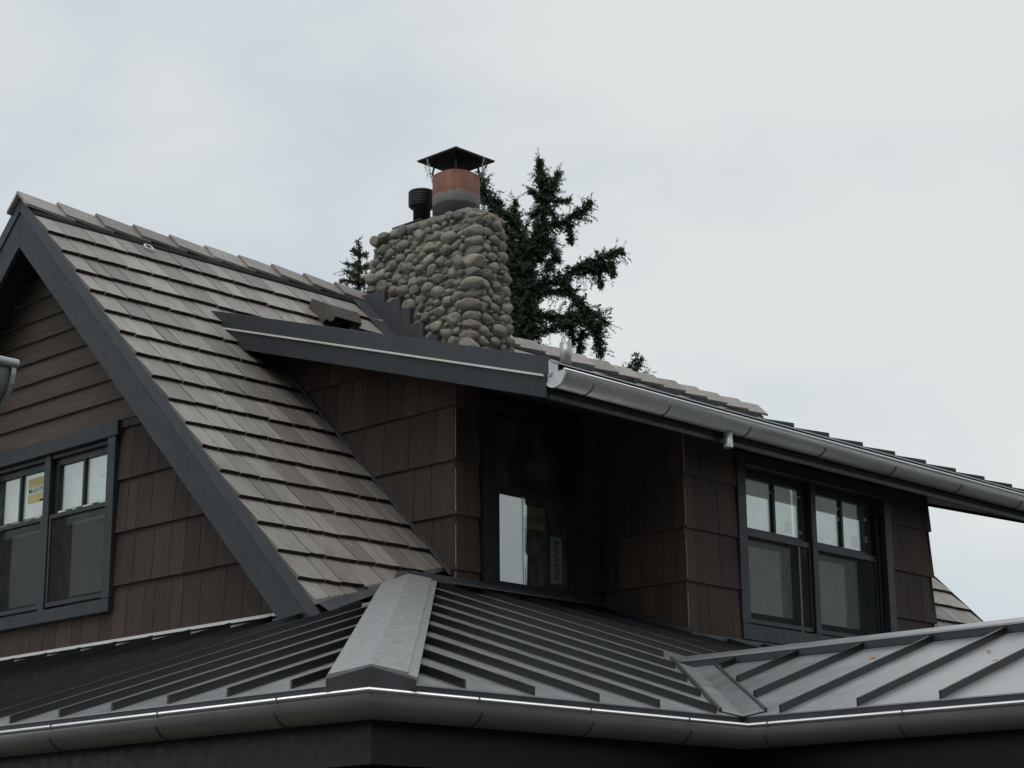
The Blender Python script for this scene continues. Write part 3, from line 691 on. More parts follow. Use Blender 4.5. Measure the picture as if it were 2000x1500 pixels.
# ---- chimney
ch = part('chimney', house, 'battered chimney of rounded river stones in grey mortar')
CT, CB = 5.56, 3.9
def cxl(z): return 10.95 - 0.075*(5.56-z)
def cxr(z): return 11.27 + 0.07*(5.56-z)
def cyf(z): return 10.83 - 0.02*(5.56-z)
def cyb(z): return 12.05 + 0.16*(5.56-z)
b = MB(); rings = []
for z in (3.6, 4.2, 4.7, 5.2, 5.5, 5.61, 5.63):
    s_ = 0.0 if z < 5.55 else (0.02 if z < 5.62 else 0.05)
    rings.append([(cxl(z)+s_, cyf(z)+s_, z), (cxr(z)-s_, cyf(z)+s_, z), (cxr(z)-s_, cyb(z)-s_, z), (cxl(z)+s_, cyb(z)-s_, z)])
b.loft(rings).build('mortar_core', M['mortar'], ch)
def stonemesh(i, sub=3):
    rr = random.Random(100+i); bm = bmesh.new(); bmesh.ops.create_icosphere(bm, subdivisions=sub, radius=1.0)
    from mathutils import noise as mn
    off = Vector((rr.uniform(0, 50), rr.uniform(0, 50), rr.uniform(0, 50)))
    ax = [(Vector((rr.gauss(0, 1), rr.gauss(0, 1), rr.gauss(0, 1))).normalized(), rr.uniform(0.6, 0.92)) for _ in range(6)]
    for v in bm.verts:
        p = v.co.copy()
        for a, lim in ax:                      # a few flattened flanks
            d = p.dot(a)
            if d > lim: p -= a*(d-lim)*0.85
        p *= 1.06+0.17*mn.noise(p*1.1+off)+0.08*mn.noise(p*2.4+off)
        # river cobbles are a little boxy
        v.co = Vector([math.copysign(abs(c)**0.88, c) for c in p])
    me = bpy.data.meshes.new('stone'); bm.to_mesh(me); bm.free()
    for p in me.polygons: p.use_smooth = True
    me.materials.append(M['stone']); return me
SM = [stonemesh(i) for i in range(14)]
def stone(c, rx, ry, rz, rot, parent=ch):
    mw = Matrix.Translation(c) @ rot @ Matrix.Diagonal((rx, ry, rz, 1))
    return link('stone', SM[random.randrange(len(SM))], parent, mw=mw)
steps = [(11.84, 12.16, 4.98, 5.10), (11.63, 11.85, 4.76, 4.965), (11.50, 11.635, 4.60, 4.865), (11.325, 11.515, 4.50, 4.695), (11.15, 11.335, 4.40, 4.55), (10.98, 11.16, 4.28, 4.42)]
def flashed(y, z): return any(ya-0.03 < y < yz+0.03 and z < zz+0.01 for ya, yz, za, zz in steps)
# cobbles packed at random over the two street faces, unrolled round the near corner (s = 0): left face s > 0, front face s < 0
rs = random.Random(41); ASP = 1.38; cob = []
def onface(q, z):
    if q >= 0:
        y = cyf(z)+q
        return q < cyb(z)-cyf(z)-0.02 and z > zmain(y)-0.03 and not flashed(y, z)
    return -q < cxr(z)-cxl(z)-0.01
qt = 0.12
while qt < 1.17:
    rc = rs.uniform(0.036, 0.05); cob.append((qt+rc*ASP, 5.6+min(0.05, qt*0.2)-rc-rs.uniform(0, 0.012), rc)); qt += rc*ASP*1.9
zc_ = 4.15
while zc_ < 5.5:
    rc = rs.uniform(0.044, 0.06); cob.append((rs.uniform(-0.02, 0.02), zc_+rc, rc)); zc_ += rc*1.86
for r0, r1, tries in ((0.048, 0.056, 160), (0.039, 0.046, 1500), (0.031, 0.037, 5600), (0.024, 0.029, 6000), (0.015, 0.02, 4600)):
    for _ in range(tries):
        q = rs.uniform(-0.6, 1.5); z = rs.uniform(4.12, 5.62); r_ = rs.uniform(r0, r1)
        if abs(q) < 0.1 and r_ < 0.036: continue
        if z+r_*0.8 > (5.585+min(0.06, max(0, q)*0.2)) or not onface(q, z): continue
        if all(((q-a)/ASP)**2+(z-c)**2 > (0.90*(r_+d))**2 for a, c, d in cob): cob.append((q, z, r_))
for q, z, r_ in cob:
    dia = abs(q) < 0.075
    if q >= 0: c = Vector((cxl(z), cyf(z)+q, z)); U = Vector((0, 1, 0)); Nm = Vector((-1, 0, 0))
    else: c = Vector((cxl(z)-q, cyf(z), z)); U = Vector((1, 0, 0)); Nm = Vector((0, -1, 0))
    if dia: U = Vector((1, -1, 0)).normalized(); Nm = Vector((-1, -1, 0)).normalized(); c = Vector((cxl(z)+0.03, cyf(z)+0.03, z))
    big = r_ > 0.034; a_ = rs.gauss(0, 0.28) if big else rs.uniform(-1.2, 1.2)
    rot = Matrix(((U.x, Nm.x, 0, 0), (U.y, Nm.y, 0, 0), (0, 0, 1, 0), (0, 0, 0, 1))) @ Matrix.Rotation(a_, 4, 'Y') @ Matrix.Rotation(rs.uniform(-0.2, 0.2), 4, 'X')
    wx = ASP*rs.uniform(0.92, 1.08) if big else 1.2
    stone(c+Nm*rs.uniform(-0.018, 0.012), r_*wx*(1.25 if dia else 1.0), max(0.045, r_*(1.5 if dia else 1.3)), r_*rs.uniform(0.92, 1.06), rot)
z = 4.1
while z < 5.5:                                     # far right corner
    h = rs.uniform(0.08, 0.13)
    stone(Vector((cxr(z)-0.03, cyf(z)+0.05, z+h/2)), rs.uniform(0.07, 0.1), rs.uniform(0.06, 0.085), h*0.52, Matrix.Rotation(rs.uniform(0.2, 1.2), 4, 'Z')); z += h*1.02
# rear faces, not seen from the street: coarser, one joined piece
b = MB(); tmpm = stonemesh(99, 2); vs0 = [v.co.copy() for v in tmpm.vertices]; fs0 = [tuple(p.vertices) for p in tmpm.polygons]
bpy.data.meshes.remove(tmpm)
for z in [4.2+0.12*q for q in range(11)]:
    for y in [10.95+0.16*q for q in range(7)]:
        c = Vector((cxr(z), y+random.uniform(-.03, .03), z)); sc = (0.07, random.uniform(.07, .09), random.uniform(.05, .07))
        b.add([(c.x+v.x*sc[0], c.y+v.y*sc[1], c.z+v.z*sc[2]) for v in vs0], fs0)
    for x in (11.0, 11.14, 11.26):
        c = Vector((x+random.uniform(-.02, .02), cyb(z), z)); sc = (random.uniform(.07, .085), 0.07, random.uniform(.05, .07))
        if c.z > 4.9: b.add([(c.x+v.x*sc[0], c.y+v.y*sc[1], c.z+v.z*sc[2]) for v in vs0], fs0)
b.build('rear_stones', M['stone'], ch, True, kind='stuff')
# mortar wash, flue, cap
b = MB().loft([[(10.975, 10.88, 5.60), (11.255, 10.88, 5.60), (11.255, 11.99, 5.62), (10.975, 11.99, 5.62)], [(11.02, 10.98, 5.665), (11.22, 10.98, 5.665), (11.22, 11.90, 5.70), (11.02, 11.90, 5.70)]])
b.build('mortar_crown', M['mortar'], ch)
MB().box(11.02, 11.25, 11.56, 11.92, 5.702, 5.712).build('metal_crown_plate', M['flash'], ch)
FC = (11.15, 11.255); n = 36
def sq(r_, p=5.5):                                # rounded tile section
    o_ = []
    for i in range(n):
        a_ = 6.28318*i/n; q = (abs(math.cos(a_))**p+abs(math.sin(a_))**p)**(-1/p)
        o_.append((r_*q*math.cos(a_), r_*q*math.sin(a_)))
    return o_
b = MB(); sc_ = [[(FC[0]+x, FC[1]+y, z) for x, y in sq(r_, 2.6)] for r_, z in ((0.188, 5.60), (0.188, 6.035), (0.18, 6.043), (0.15, 6.043), (0.15, 5.9))]
b.loft(sc_).build('flue_tile', M['flue'], ch, True)
# hipped cap with swept sides
b = MB(); hw = 0.236; cz = 6.178
rings = []
for t_, zz in ((1.0, 0.0), (1.0, 0.014), (0.62, 0.050), (0.30, 0.094), (0.10, 0.132), (0.02, 0.146)):
    rings.append([(FC[0]+sx*hw*t_, FC[1]+sy*hw*t_, cz+zz) for sx, sy in ((-1, -1), (1, -1), (1, 1), (-1, 1))])
b.loft(rings, True, False)
inn = [(FC[0]+sx*hw*t_, FC[1]+sy*hw*t_, cz+zz) for t_, zz in ((0.985, 0.001), (0.6, 0.036), (0.05, 0.11)) for sx, sy in ((-1, -1), (1, -1), (1, 1), (-1, 1))]
b.add(inn, [(k*4+i, k*4+(i+1) % 4, (k+1)*4+(i+1) % 4, (k+1)*4+i) for k in range(2) for i in range(4)]+[(8, 9, 10, 11)])
b.build('chimney_cap', M['blackm'], ch, label='dark hipped metal cap over the clay flue')
for sx, sy in ((-1, -1), (1, -1), (1, 1), (-1, 1)):
    MB().tube([(FC[0]+sx*0.135, FC[1]+sy*0.135, 6.02), (FC[0]+sx*0.142, FC[1]+sy*0.142, 6.07), (FC[0]+sx*0.12, FC[1]+sy*0.12, 6.215)], 0.010, 6).build('cap_strut', M['capm'], ch)
b = MB()                                           # hexagonal wire netting round the opening
for i in range(44):
    a0_ = 6.28318*i/44; a1_ = 6.28318*(i+0.5)/44; a2_ = 6.28318*(i+1)/44
    for kz in range(5):
        z_ = 6.03+kz*0.034; rr_ = 0.232+0.016*math.sin(i*1.7)+0.008*kz
        P_ = lambda a_, z: (FC[0]+rr_*math.cos(a_), FC[1]+rr_*math.sin(a_), z)
        if (i*7+kz*3) % 5 == 0 or abs(math.sin(a1_-YAW)) < 0.86: continue
        b.tube([P_(a0_, z_), P_(a1_, z_+0.014), P_(a2_, z_)], 0.0022, 3, False)
        if kz < 4: b.tube([P_(a1_, z_+0.014), P_(a1_, z_+0.034)], 0.0022, 3, False)
b.build('wire_netting', M['wire'], ch)
# black ribbed vent beside the flue
b = MB(); prof = [(0.076, 5.60), (0.076, 5.87), (0.10, 5.876), (0.118, 5.896)]
for q in range(5): prof += [(0.109, 5.903+q*0.024), (0.118, 5.911+q*0.024), (0.118, 5.921+q*0.024)]
prof += [(0.109, 6.027), (0.09, 6.033), (0.02, 6.037)]
b.lathe((11.17, 11.70), prof, 28).build('ribbed_flue_vent', M['blackm'], ch, True, label='mossy black ribbed metal vent beside the flue')
# stepped lead flashing up the left face
for i, (ya, yz, za, zz) in enumerate(steps):
    xo = cxl(zz)-0.040-0.006*(i % 2)
    MB().prism([(xo, ya, za-0.30), (xo-0.012, ya, zz-0.02), (xo-0.006, ya+0.01, zz), (xo-0.004, yz-0.006, zz+0.012), (xo, yz, za-0.10)], (0.05, 0, 0)).build('step_flashing', M['flash'], ch)
MB().prism([(10.70, y, z) for y, z in [(11.0, zmain(11.0)+0.05), (12.1, zmain(12.1)+0.05), (12.1, zmain(12.1)+0.054), (11.0, zmain(11.0)+0.054)]], (0.20, 0, 0)).build('base_flashing', M['flash'], ch)
box('front_apron', M['flash'], ch, 10.80, 11.40, 10.70, 10.735, 4.10, 4.33)

# ---- porch roof: three standing seam slopes, hip cap, valley, ridge cap
SH = 0.036; SWD = 0.013
def seam(part_, p0, p1, up=SH, wd=SWD):
    """upright rib between two points of the roof surface"""
    p0 = Vector(p0); p1 = Vector(p1); d = p1-p0; s_ = Vector((-d.y, d.x, 0)).normalized()*wd/2; u = Vector((0, 0, up))
    v = [p0-s_, p0+s_, p0+s_+u, p0-s_+u, p1-s_, p1+s_, p1+s_+u, p1-s_+u]
    MB().add(v, [(0,3,2,1),(4,5,6,7),(0,1,5,4),(1,2,6,5),(2,3,7,6),(3,0,4,7)]).build('seam', M['seam'], part_)
def pan(part_, poly, zf_, name='metal_panel'):
    top = [Vector((x, y, zf_(x, y))) for x, y in poly]; n_ = len(top)
    MB().prism(top, (0, 0, -0.006)).build(name, M['metal'], part_)
pl = part('porch_roof_left_slope', house)
pf_ = part('porch_roof_front_slope', house)
pg_ = part('porch_roof_gable_slope', house)
DXY = YE-XE                                    # hip line: y = x + DXY
ys = [6.049+0.405*i for i in range(-1, 21)]
prev = YE
hipy = lambda x: x+DXY
yseq = [YE]+[6.049+0.405*i for i in range(0, 21)]
for a, c in zip(yseq[:-1], yseq[1:]):
    a2, c2 = a+0.001, c-0.001
    xa = min(a2-DXY, XG); xc_ = min(c2-DXY, XG)
    poly = [(XE, a2), (XE, c2), (xc_, c2)]
    if xa < XG and xc_ >= XG and c2-DXY > XG: poly.append((XG, XG+DXY))
    if xa > XE+1e-3: poly.append((xa, a2))
    pan(pl, poly[::-1], lambda x, y: zleft(x))
for y in yseq[1:-1]:
    xe = min(y-DXY-0.21, XG-0.22)
    if xe > XE+0.05: seam(pl, (XE+0.012, y, zleft(XE+0.012)), (xe, y, zleft(xe)))
# front slope, bounded by hip, valley, recessed wall and bay
VX = XR-YE                                     # valley: x - VX = y
xseq = [XE]+[5.571+0.405*i for i in range(0, 13)]
xseq = [x for x in xseq if x < XB-0.02]+[XB]+[10.836+0.405*i for i in range(0, 8)]
def yfs(x): return max(YE, x-VX if x <= XP else 2*XP-x-VX)
def ytop(x): return min(hipy(x), YW if x < XB else YB)
for a, c in zip(xseq[:-1], xseq[1:]):
    a2, c2 = a+0.001, c-0.001
    br = [a2, c2]+[q for q in (XR, YW-DXY, XP, 2*XP-XR) if a2 < q < c2]; br = sorted(br)
    low = [(x, yfs(x)) for x in br]; up_ = [(x, ytop(x)) for x in br if ytop(x)-yfs(x) > 1e-3]
    pan(pf_, low+up_[::-1], lambda x, y: zfront(y))
for x in xseq[1:-1]:
    y0 = YE+0.012 if (x < XR-0.10 or x > 2*XP-XR+0.1) else yfs(x)+0.20
    y1 = min(hipy(x)-0.21, ytop(x)-0.03)
    if y1 > y0+0.05: seam(pf_, (x, y0, zfront(y0)), (x, y1, zfront(y1)))
# projecting porch gable, left slope then right slope
XP2 = 2*XP-XR
gy = [5.361+0.4205*i for i in range(-6, 5)]
ybnd = [2.9]+[y for y in gy if y < 7.0]+[7.05]
def xv(y): return XR if y <= YE else y+VX      # valley line as seen from this slope
for a, c in zip(ybnd[:-1], ybnd[1:]):
    a2, c2 = a+0.001, c-0.001
    br = sorted([a2, c2]+[q for q in (YE,) if a2 < q < c2])
    low = [(xv(y), y) for y in br]; hi = [(XP, y) for y in br if XP-xv(y) > 1e-3]
    pan(pg_, (low+hi[::-1])[::-1], lambda x, y: zport(x))
for y in [y for y in gy if y < 6.9]:
    x0 = XR+0.012 if y < YE-0.1 else xv(y)+0.17
    x1 = XP-0.10
    if x1 > x0+0.05: seam(pg_, (x0, y, zport(x0)), (x1, y, zport(x1)))
for a, c in zip(ybnd[:-1], ybnd[1:]):
    pan(pg_, [(XP, a+0.001), (XP2, a+0.001), (XP2, c-0.001), (XP, c-0.001)], lambda x, y: zport(2*XP-x), 'metal_panel')
for y in [y for y in gy if y < 6.9]:
    seam(pg_, (XP2-0.012, y, zport(XR+0.012)), (XP+0.10, y, zport(XP-0.10)))
# ridge cap of the porch gable
def capz(dx): return ZP + 0.043 - abs(dx)*S*0.9
MB().loft([[(XP-0.13, y, capz(0.13)-0.004), (XP-0.13, y, capz(0.13)+0.006), (XP, y, capz(0)+0.006), (XP+0.13, y, capz(0.13)+0.006), (XP+0.13, y, capz(0.13)-0.004), (XP, y, capz(0)-0.002)] for y in (2.9, 7.26)]).build('ridge_cap', M['metal'], pg_)
MB().prism([(XP-0.128, 2.92, zport(XP-0.128)+0.004), (XP-0.124, 2.92, zport(XP-0.124)+0.004), (XP-0.124, 2.92, capz(0.124)-0.004), (XP-0.128, 2.92, capz(0.128)-0.004)], (0, 4.1, 0)).build('ridge_closure', M['drip'], pg_)
# valley
vd = Vector((1, 1, S)); vs_ = Vector((1, -1, 0)).normalized()
def vpt(x, off, h): return Vector((x, x-VX, zport(x)))+vs_*off+Vector((0, 0, abs(off)*S*0.707+h))
xa, xz = XR-0.02, XP+0.02
b = MB()
for o0, o1, h0 in ((-0.105, 0.0, 0.006), (0.0, 0.105, 0.006)):
    b.add([vpt(xa, o0, h0), vpt(xz, o0, h0), vpt(xz, o1, h0), vpt(xa, o1, h0)], [(0, 1, 2, 3)])
b.build('valley_pan', M['metal'], pf_)
for o0 in (-0.105, 0.105):
    p0, p1 = vpt(xa, o0, 0.004), vpt(xz, o0, 0.004); s_ = vs_*0.006; u = Vector((0, 0, 0.016))
    MB().add([p0-s_, p0+s_, p0+s_+u, p0-s_+u, p1-s_, p1+s_, p1+s_+u, p1-s_+u], [(0,3,2,1),(4,5,6,7),(0,1,5,4),(1,2,6,5),(2,3,7,6),(3,0,4,7)]).build('valley_hem', M['drip'], pf_)
# hip cap
hs = Vector((1, -1, 0)).normalized()
def hpt(x, off, h): return Vector((x, hipy(x), zleft(x)))+hs*off+Vector((0, 0, -abs(off)*S*0.707+h))
x0, x1, xm = XE+0.012, YW-DXY-0.03, 7.52
HW_ = 0.176
for (p, q, dh, nm) in ((x0, xm, 0.0, 'hip_cap'), (xm-0.04, x1, 0.004, 'hip_cap')):
    rings = []
    for x in (p, q):
        rings.append([hpt(x, -HW_, 0.044+dh), hpt(x, -HW_*0.93, 0.058+dh), hpt(x, 0, 0.058+dh), hpt(x, HW_*0.80, 0.058+dh), hpt(x, HW_*0.80, 0.050+dh), hpt(x, HW_, 0.046+dh), hpt(x, HW_, 0.040+dh), hpt(x, 0, 0.052+dh)])
    MB().loft(rings).build(nm, M['capzinc'], pf_)
MB().loft([[hpt(x, -HW_*0.97, 0.012), hpt(x, -HW_*0.97, 0.044), hpt(x, 0, 0.0515), hpt(x, HW_*0.97, 0.0395), hpt(x, HW_*0.97, 0.012), hpt(x, HW_*0.75, -0.012), hpt(x, 0, -0.05), hpt(x, -HW_*0.75, -0.012)] for x in (x0-0.02, x0+0.03)]).build('hip_cap_closure', M['flash'], pf_)
# metal apron below the shakes, along the valley with the left slope and along the eave
def gp(x, y, h): return Vector((x, y, zleft(x)+h))
va = [(7.56, 8.66), (8.60, 8.98)]; vb = [(7.50, 8.86), (8.62, 9.17)]
b = MB().add([gp(7.60, 8.74, 0.012), gp(8.52, 9.01, 0.012), Vector((8.66, 9.20, zmain(9.20)+0.02)), Vector((7.53, 8.86, zmain(8.86)+0.01))], [(0, 1, 2, 3)])
b.build('valley_flashing', M['flash'], pl)
MB().prism([(8.58, y, z) for y, z in [(YW-0.09, zfront(YW-0.09)+0.055), (YW-0.02, zfront(YW)+0.075), (YW-0.02, zfront(YW)+0.065), (YW-0.09, zfront(YW-0.09)+0.045)]], (XB-8.58-0.05, 0, 0)).build('apron_flashing', M['drip'], pf_)
MB().prism([(XB-0.09, y, zfront(y)+0.04) for y in (YB-0.1, YW-0.02)]+[(XB-0.04, y, zfront(y)+0.062) for y in (YW-0.02, YB-0.1)], (0, 0, -0.006)).build('apron_flashing', M['drip'], pf_)
MB().box(XB-0.08, 11.5, YB-0.10, YB-0.03, zfront(YB)-0.03, zfront(YB)+0.01).build('apron_flashing', M['drip'], pf_)
# eaves: drip edges, fascias, soffits, beam, posts
pe = part('porch_eaves', house)
dz0, dz1 = ZE-0.058, ZE-0.007
b = MB().box(XE+0.002, XE+0.008, YE+0.002, 14.4, dz0, dz1); b.build('drip_edge', M['flash'], pe)
b = MB().box(XE+0.0085, XR+0.002, YE+0.002, YE+0.008, dz0, dz1); b.build('drip_edge', M['flash'], pe)
b = MB().box(XR+0.002, XR+0.008, 2.9, YE+0.0015, dz0, dz1); b.build('drip_edge', M['flash'], pe)
fz0, fz1 = ZE-0.31, ZE-0.008
box('fascia', M['frame'], pe, XE+0.06, XE+0.09, YE+0.06, 14.4, fz0, fz1)
box('fascia', M['frame'], pe, XE+0.0905, XR+0.09, YE+0.06, YE+0.09, fz0, fz1)
box('fascia', M['frame'], pe, XR+0.06, XR+0.09, 2.9, YE+0.0595, fz0, fz1)
b = MB().box(XE+0.0905, XG, YE+0.0905, 14.4, fz0+0.02, fz0+0.04).box(XG+0.0005, XB+5, YE+0.0905, YW, fz0+0.02, fz0+0.04).box(XR+0.0905, XP2, 2.9, YE+0.09, fz0+0.02, fz0+0.04)
b.build('soffit', M['dark'], pe)
b = MB().box(XE+0.38, XE+0.56, YE+0.38, 14.2, fz0-0.20, fz0+0.018).box(XE+0.5605, XR+0.56, YE+0.38, YE+0.56, fz0-0.20, fz0+0.018).box(XR+0.38, XR+0.56, 2.95, YE+0.3795, fz0-0.2, fz0+0.018)
b.build('beam', M['dark'], pe)
for px_, py_ in ((XE+0.47, YE+0.47), (XE+0.47, 9.9), (XE+0.47, 13.9), (XR+0.47, 3.1), (XP2-0.47, 3.1)):
    MB().box(px_-0.1, px_+0.1, py_-0.1, py_+0.1, GR, fz0-0.201).box(px_-0.14, px_+0.14, py_-0.14, py_+0.14, GR, GR+0.2).build('post', M['slate'], pe)
MB().prism([(XR+0.1, 2.93, ZE-0.02), (XP2-0.1, 2.93, ZE-0.02), (XP, 2.93, ZP-0.03)], (0, 0.05, 0)).build('porch_gable_front', M['wall'], pe)

# ------------------------------------------------------------------ gutters
GRAD, GDEP = 0.085, 0.098
ZRIM = 0.778
def gprof(r_=GRAD, t_=0.0):
    p = []
    for i in range(17):
        a_ = math.pi*i/16
        p.append((GRAD-(r_+t_)*math.cos(a_), -(GDEP-GRAD)*min(1, math.sin(a_)*3)-(r_+t_)*math.sin(a_)))
    return p
sec = gprof(); seci = [(o, z) for o, z in gprof(GRAD-0.003)][::-1]
sec_full = sec+seci
def porch_ring(o, z, zr, i):                      # the four stations of the porch run
    gx0, gy0, gx1 = XE-0.11, YE-0.11, XR-0.11
    return [(gx0+o, 14.4, zr+z), (gx0+o, gy0+o, zr+z), (gx1+o, gy0+o, zr+z), (gx1+o, 2.9, zr+z)][i]
pgut = thing('gutter', (XE-0.02, YE-0.02, ZRIM), 'grey half round gutter along the metal porch roof, turning two corners', 'gutter')
MB().loft([[porch_ring(o, z, ZRIM, i) for o, z in sec_full] for i in range(4)]).build('trough', M['gutter'], pgut, True)
cir = [(0.002+0.0105*math.cos(6.28318*i/10), 0.0105*math.sin(6.28318*i/10)) for i in range(10)]
MB().loft([[porch_ring(o, z, ZRIM, i) for o, z in cir] for i in range(4)]).build('rolled_bead', M['bead'], pgut, True)
sb = gprof(GRAD+0.0025); so_ = gprof(GRAD+0.0055)[::-1]; st_full = sb[2:13]+so_[4:15]
def strap_mesh(f0, f1, name, par):
    MB().loft([[f0(o, z) for o, z in st_full], [f1(o, z) for o, z in st_full]]).build(name, M['strap'], par)
for y in [6.01, 6.78, 7.56, 8.35, 9.14, 9.93]:
    strap_mesh(lambda o, z: (XE-0.11+o, y-0.003, ZRIM+z), lambda o, z: (XE-0.11+o, y+0.003, ZRIM+z), 'strap', pgut)
    box('strap_clip', M['strap'], pgut, XE-0.122, XE-0.10, y-0.03, y-0.026, ZRIM-0.012, ZRIM+0.0125)
for x in [5.55, 6.21, 6.86]:
    strap_mesh(lambda o, z: (x-0.003, YE-0.11+o, ZRIM+z), lambda o, z: (x+0.003, YE-0.11+o, ZRIM+z), 'strap', pgut)
    box('strap_clip', M['strap'], pgut, x-0.03, x-0.026, YE-0.122, YE-0.10, ZRIM-0.012, ZRIM+0.0125)
for y in [5.37, 4.66, 3.9]:
    strap_mesh(lambda o, z: (XR-0.11+o, y-0.003, ZRIM+z), lambda o, z: (XR-0.11+o, y+0.003, ZRIM+z), 'strap', pgut)
    box('strap_clip', M['strap'], pgut, XR-0.122, XR-0.10, y-0.03, y-0.026, ZRIM-0.012, ZRIM+0.0125)

ZD = 3.20; YD = 7.845
dgut = thing('gutter', (DX0+0.02, YD+GRAD, ZD), 'grey half round gutter under the eave of the upper dormer', 'gutter')
MB().loft([[(x, YD+o, ZD+z) for o, z in sec_full] for x in (DX0+0.02, DX1)]).build('trough', M['gutter'], dgut, True)
MB().loft([[(x, YD+o, ZD+z) for o, z in cir] for x in (DX0+0.012, DX1)]).build('rolled_bead', M['bead'], dgut, True)
MB().prism([(DX0+0.014, YD+o, ZD+z) for o, z in gprof(GRAD+0.002)], (0.006, 0, 0)).build('end_cap', M['galv'], dgut, label='bright galvanised end cap of the upper gutter')
rim = gprof(GRAD+0.004); rin = gprof(GRAD-0.006)[::-1]
MB().loft([[(x, YD+o, ZD+z) for o, z in rim+rin] for x in (DX0+0.008, DX0+0.024)]).build('end_cap_rim', M['galv'], dgut)
for x in [8.99, 9.75, 10.62, 11.51, 12.42, 13.35, 14.28]:
    strap_mesh(lambda o, z: (x-0.006, YD+o, ZD+z), lambda o, z: (x+0.006, YD+o, ZD+z), 'strap', dgut)
MB().lathe((10.46, YD+GRAD), [(0.034, ZD-0.205), (0.034, ZD-0.08), (0.031, ZD-0.08), (0.031, ZD-0.205)], 18, False).build('outlet', M['galv'], dgut, True, label='short galvanised outlet spout below the upper gutter')

# a nearer gutter end that reaches into the left edge of the view
ngx, ngy, ngz = 2.33, 3.775, 1.196
ngut = thing('gutter', (ngx, ngy+0.085, ngz), 'pale half round gutter end in the near left foreground', 'gutter')
MB().loft([[(x, ngy+o, ngz+z) for o, z in sec_full] for x in (ngx-1.6, ngx)]).build('trough', M['gutter'], ngut, True)
MB().loft([[(x, ngy-0.004+o, ngz+z) for o, z in cir] for x in (ngx-1.6, ngx+0.006)]).build('rolled_bead', M['galv'], ngut, True)
MB().loft([[(x, ngy+o, ngz+z) for o, z in rim+rin] for x in (ngx-0.008, ngx+0.004)]).build('end_rim', M['galv'], ngut)
MB().box(ngx-1.6, ngx-0.02, ngy+0.178, ngy+0.20, ngz-0.10, ngz+0.09).build('mounting_board', M['slate'], ngut)

# ------------------------------------------------------------------ fallen leaves on the metal
def leaf(loc, sl, label):
    o_ = MB(); a_ = random.uniform(0, 6.28); s_ = random.uniform(0.012, 0.022); pts = []
    for i in range(7):
        t_ = 6.28318*i/7; r_ = s_*(1.0 if i % 2 else 0.55)
        pts.append(Vector((r_*1.4*math.cos(t_), r_*math.sin(t_), random.uniform(0.0, 0.008))))
    mt_ = Matrix.Rotation(a_, 3, 'Z')
    vs = [mt_ @ p for p in pts]; vs = [Vector((p.x, p.y, p.z+sl[0]*p.x+sl[1]*p.y)) for p in vs]
    me = MB().prism(vs, (0, 0, 0.0015)).mesh('fallen_leaf', M['leaf'])
    o = link('fallen_leaf', me, None, mw=Matrix.Translation(loc)); o['label'] = label; o['category'] = 'leaf'; o['group'] = 'dry leaves on the porch roof'
for (x, y, lab) in [(7.50, 5.86, 'dry brown leaf caught at the foot of the metal valley'), (7.62, 5.42, 'dry leaf against the first rib right of the valley'), (8.15, 4.98, 'dry leaf halfway up a rib of the porch gable slope'), (8.05, 4.62, 'dry leaf on the brightest metal panel at the right edge'), (8.45, 5.55, 'dry leaf on a metal panel below the porch ridge'), (8.30, 4.80, 'dry leaf near the right frame edge on the porch gable slope')]:
    if y > 5.7: leaf((x, y, zfront(y)+0.014), (0, S), lab)
    else: leaf((x, y, zport(x)+0.003), (S, 0), lab)

# ------------------------------------------------------------------ conifers beyond the house
UH = Vector((math.sin(YAW), -math.cos(YAW), 0)); DH = Vector((math.cos(YAW), math.sin(YAW), 0))
def needles(b, p, d, L, rr, ln=0.066, wdt=0.0115, dens=125):
    """a twig from p along d, length L, brushed with pointed blades"""
    n_ = max(4, int(L*dens)); d = d.normalized()
    a = d.cross(Vector((rr.uniform(-1, 1), rr.uniform(-1, 1), rr.uniform(-1, 1)))).normalized(); c = d.cross(a)
    for i in range(n_):
        t_ = i/n_; th = rr.uniform(0, 6.283); q = p+d*L*t_+Vector((0, 0, -0.15*L*t_*t_))
        r_ = (a*math.cos(th)+c*math.sin(th))
        dd = (d*rr.uniform(0.35, 1.0)+r_*rr.uniform(0.5, 1.0)).normalized(); l_ = ln*rr.uniform(0.6, 1.25)
        s_ = dd.cross(r_+Vector((0.1, 0.2, 0.3))).normalized()*wdt*rr.uniform(0.7, 1.2)
        k = len(b.v); m_ = q+dd*l_*0.45
        b.v += [tuple(q), tuple(m_+s_), tuple(q+dd*l_), tuple(m_-s_)]; b.f.append((k, k+1, k+2, k+3))
def limb(b, wood, base, pts, rad, rr, den=100, r0=0.025):
    P_ = [base+UH*u+Vector((0, 0, z))+DH*dp for u, z, dp in pts]
    wood.tube(P_, [r0*(1-0.7*i/(len(P_)-1)) for i in range(len(P_))], 5)
    for i in range(len(P_)-1):
        a, c = P_[i], P_[i+1]; ln = (c-a).length; ax = (c-a).normalized()
        last = i == len(P_)-2
        for q in range(int(ln*den)):
            t_ = rr.random(); p = a.lerp(c, t_)
            taper = 1.0-(0.55*t_ if last else 0)
            d = (ax*rr.uniform(0.1, 0.9)+Vector((rr.gauss(0, 1), rr.gauss(0, 1), rr.gauss(0.1, 0.9)))*0.8)
            needles(b, p, d, rad*(0.35+1.25*rr.random()**1.5)*taper*(0.7+0.6*math.sin(7*t_+i)**2), rr)
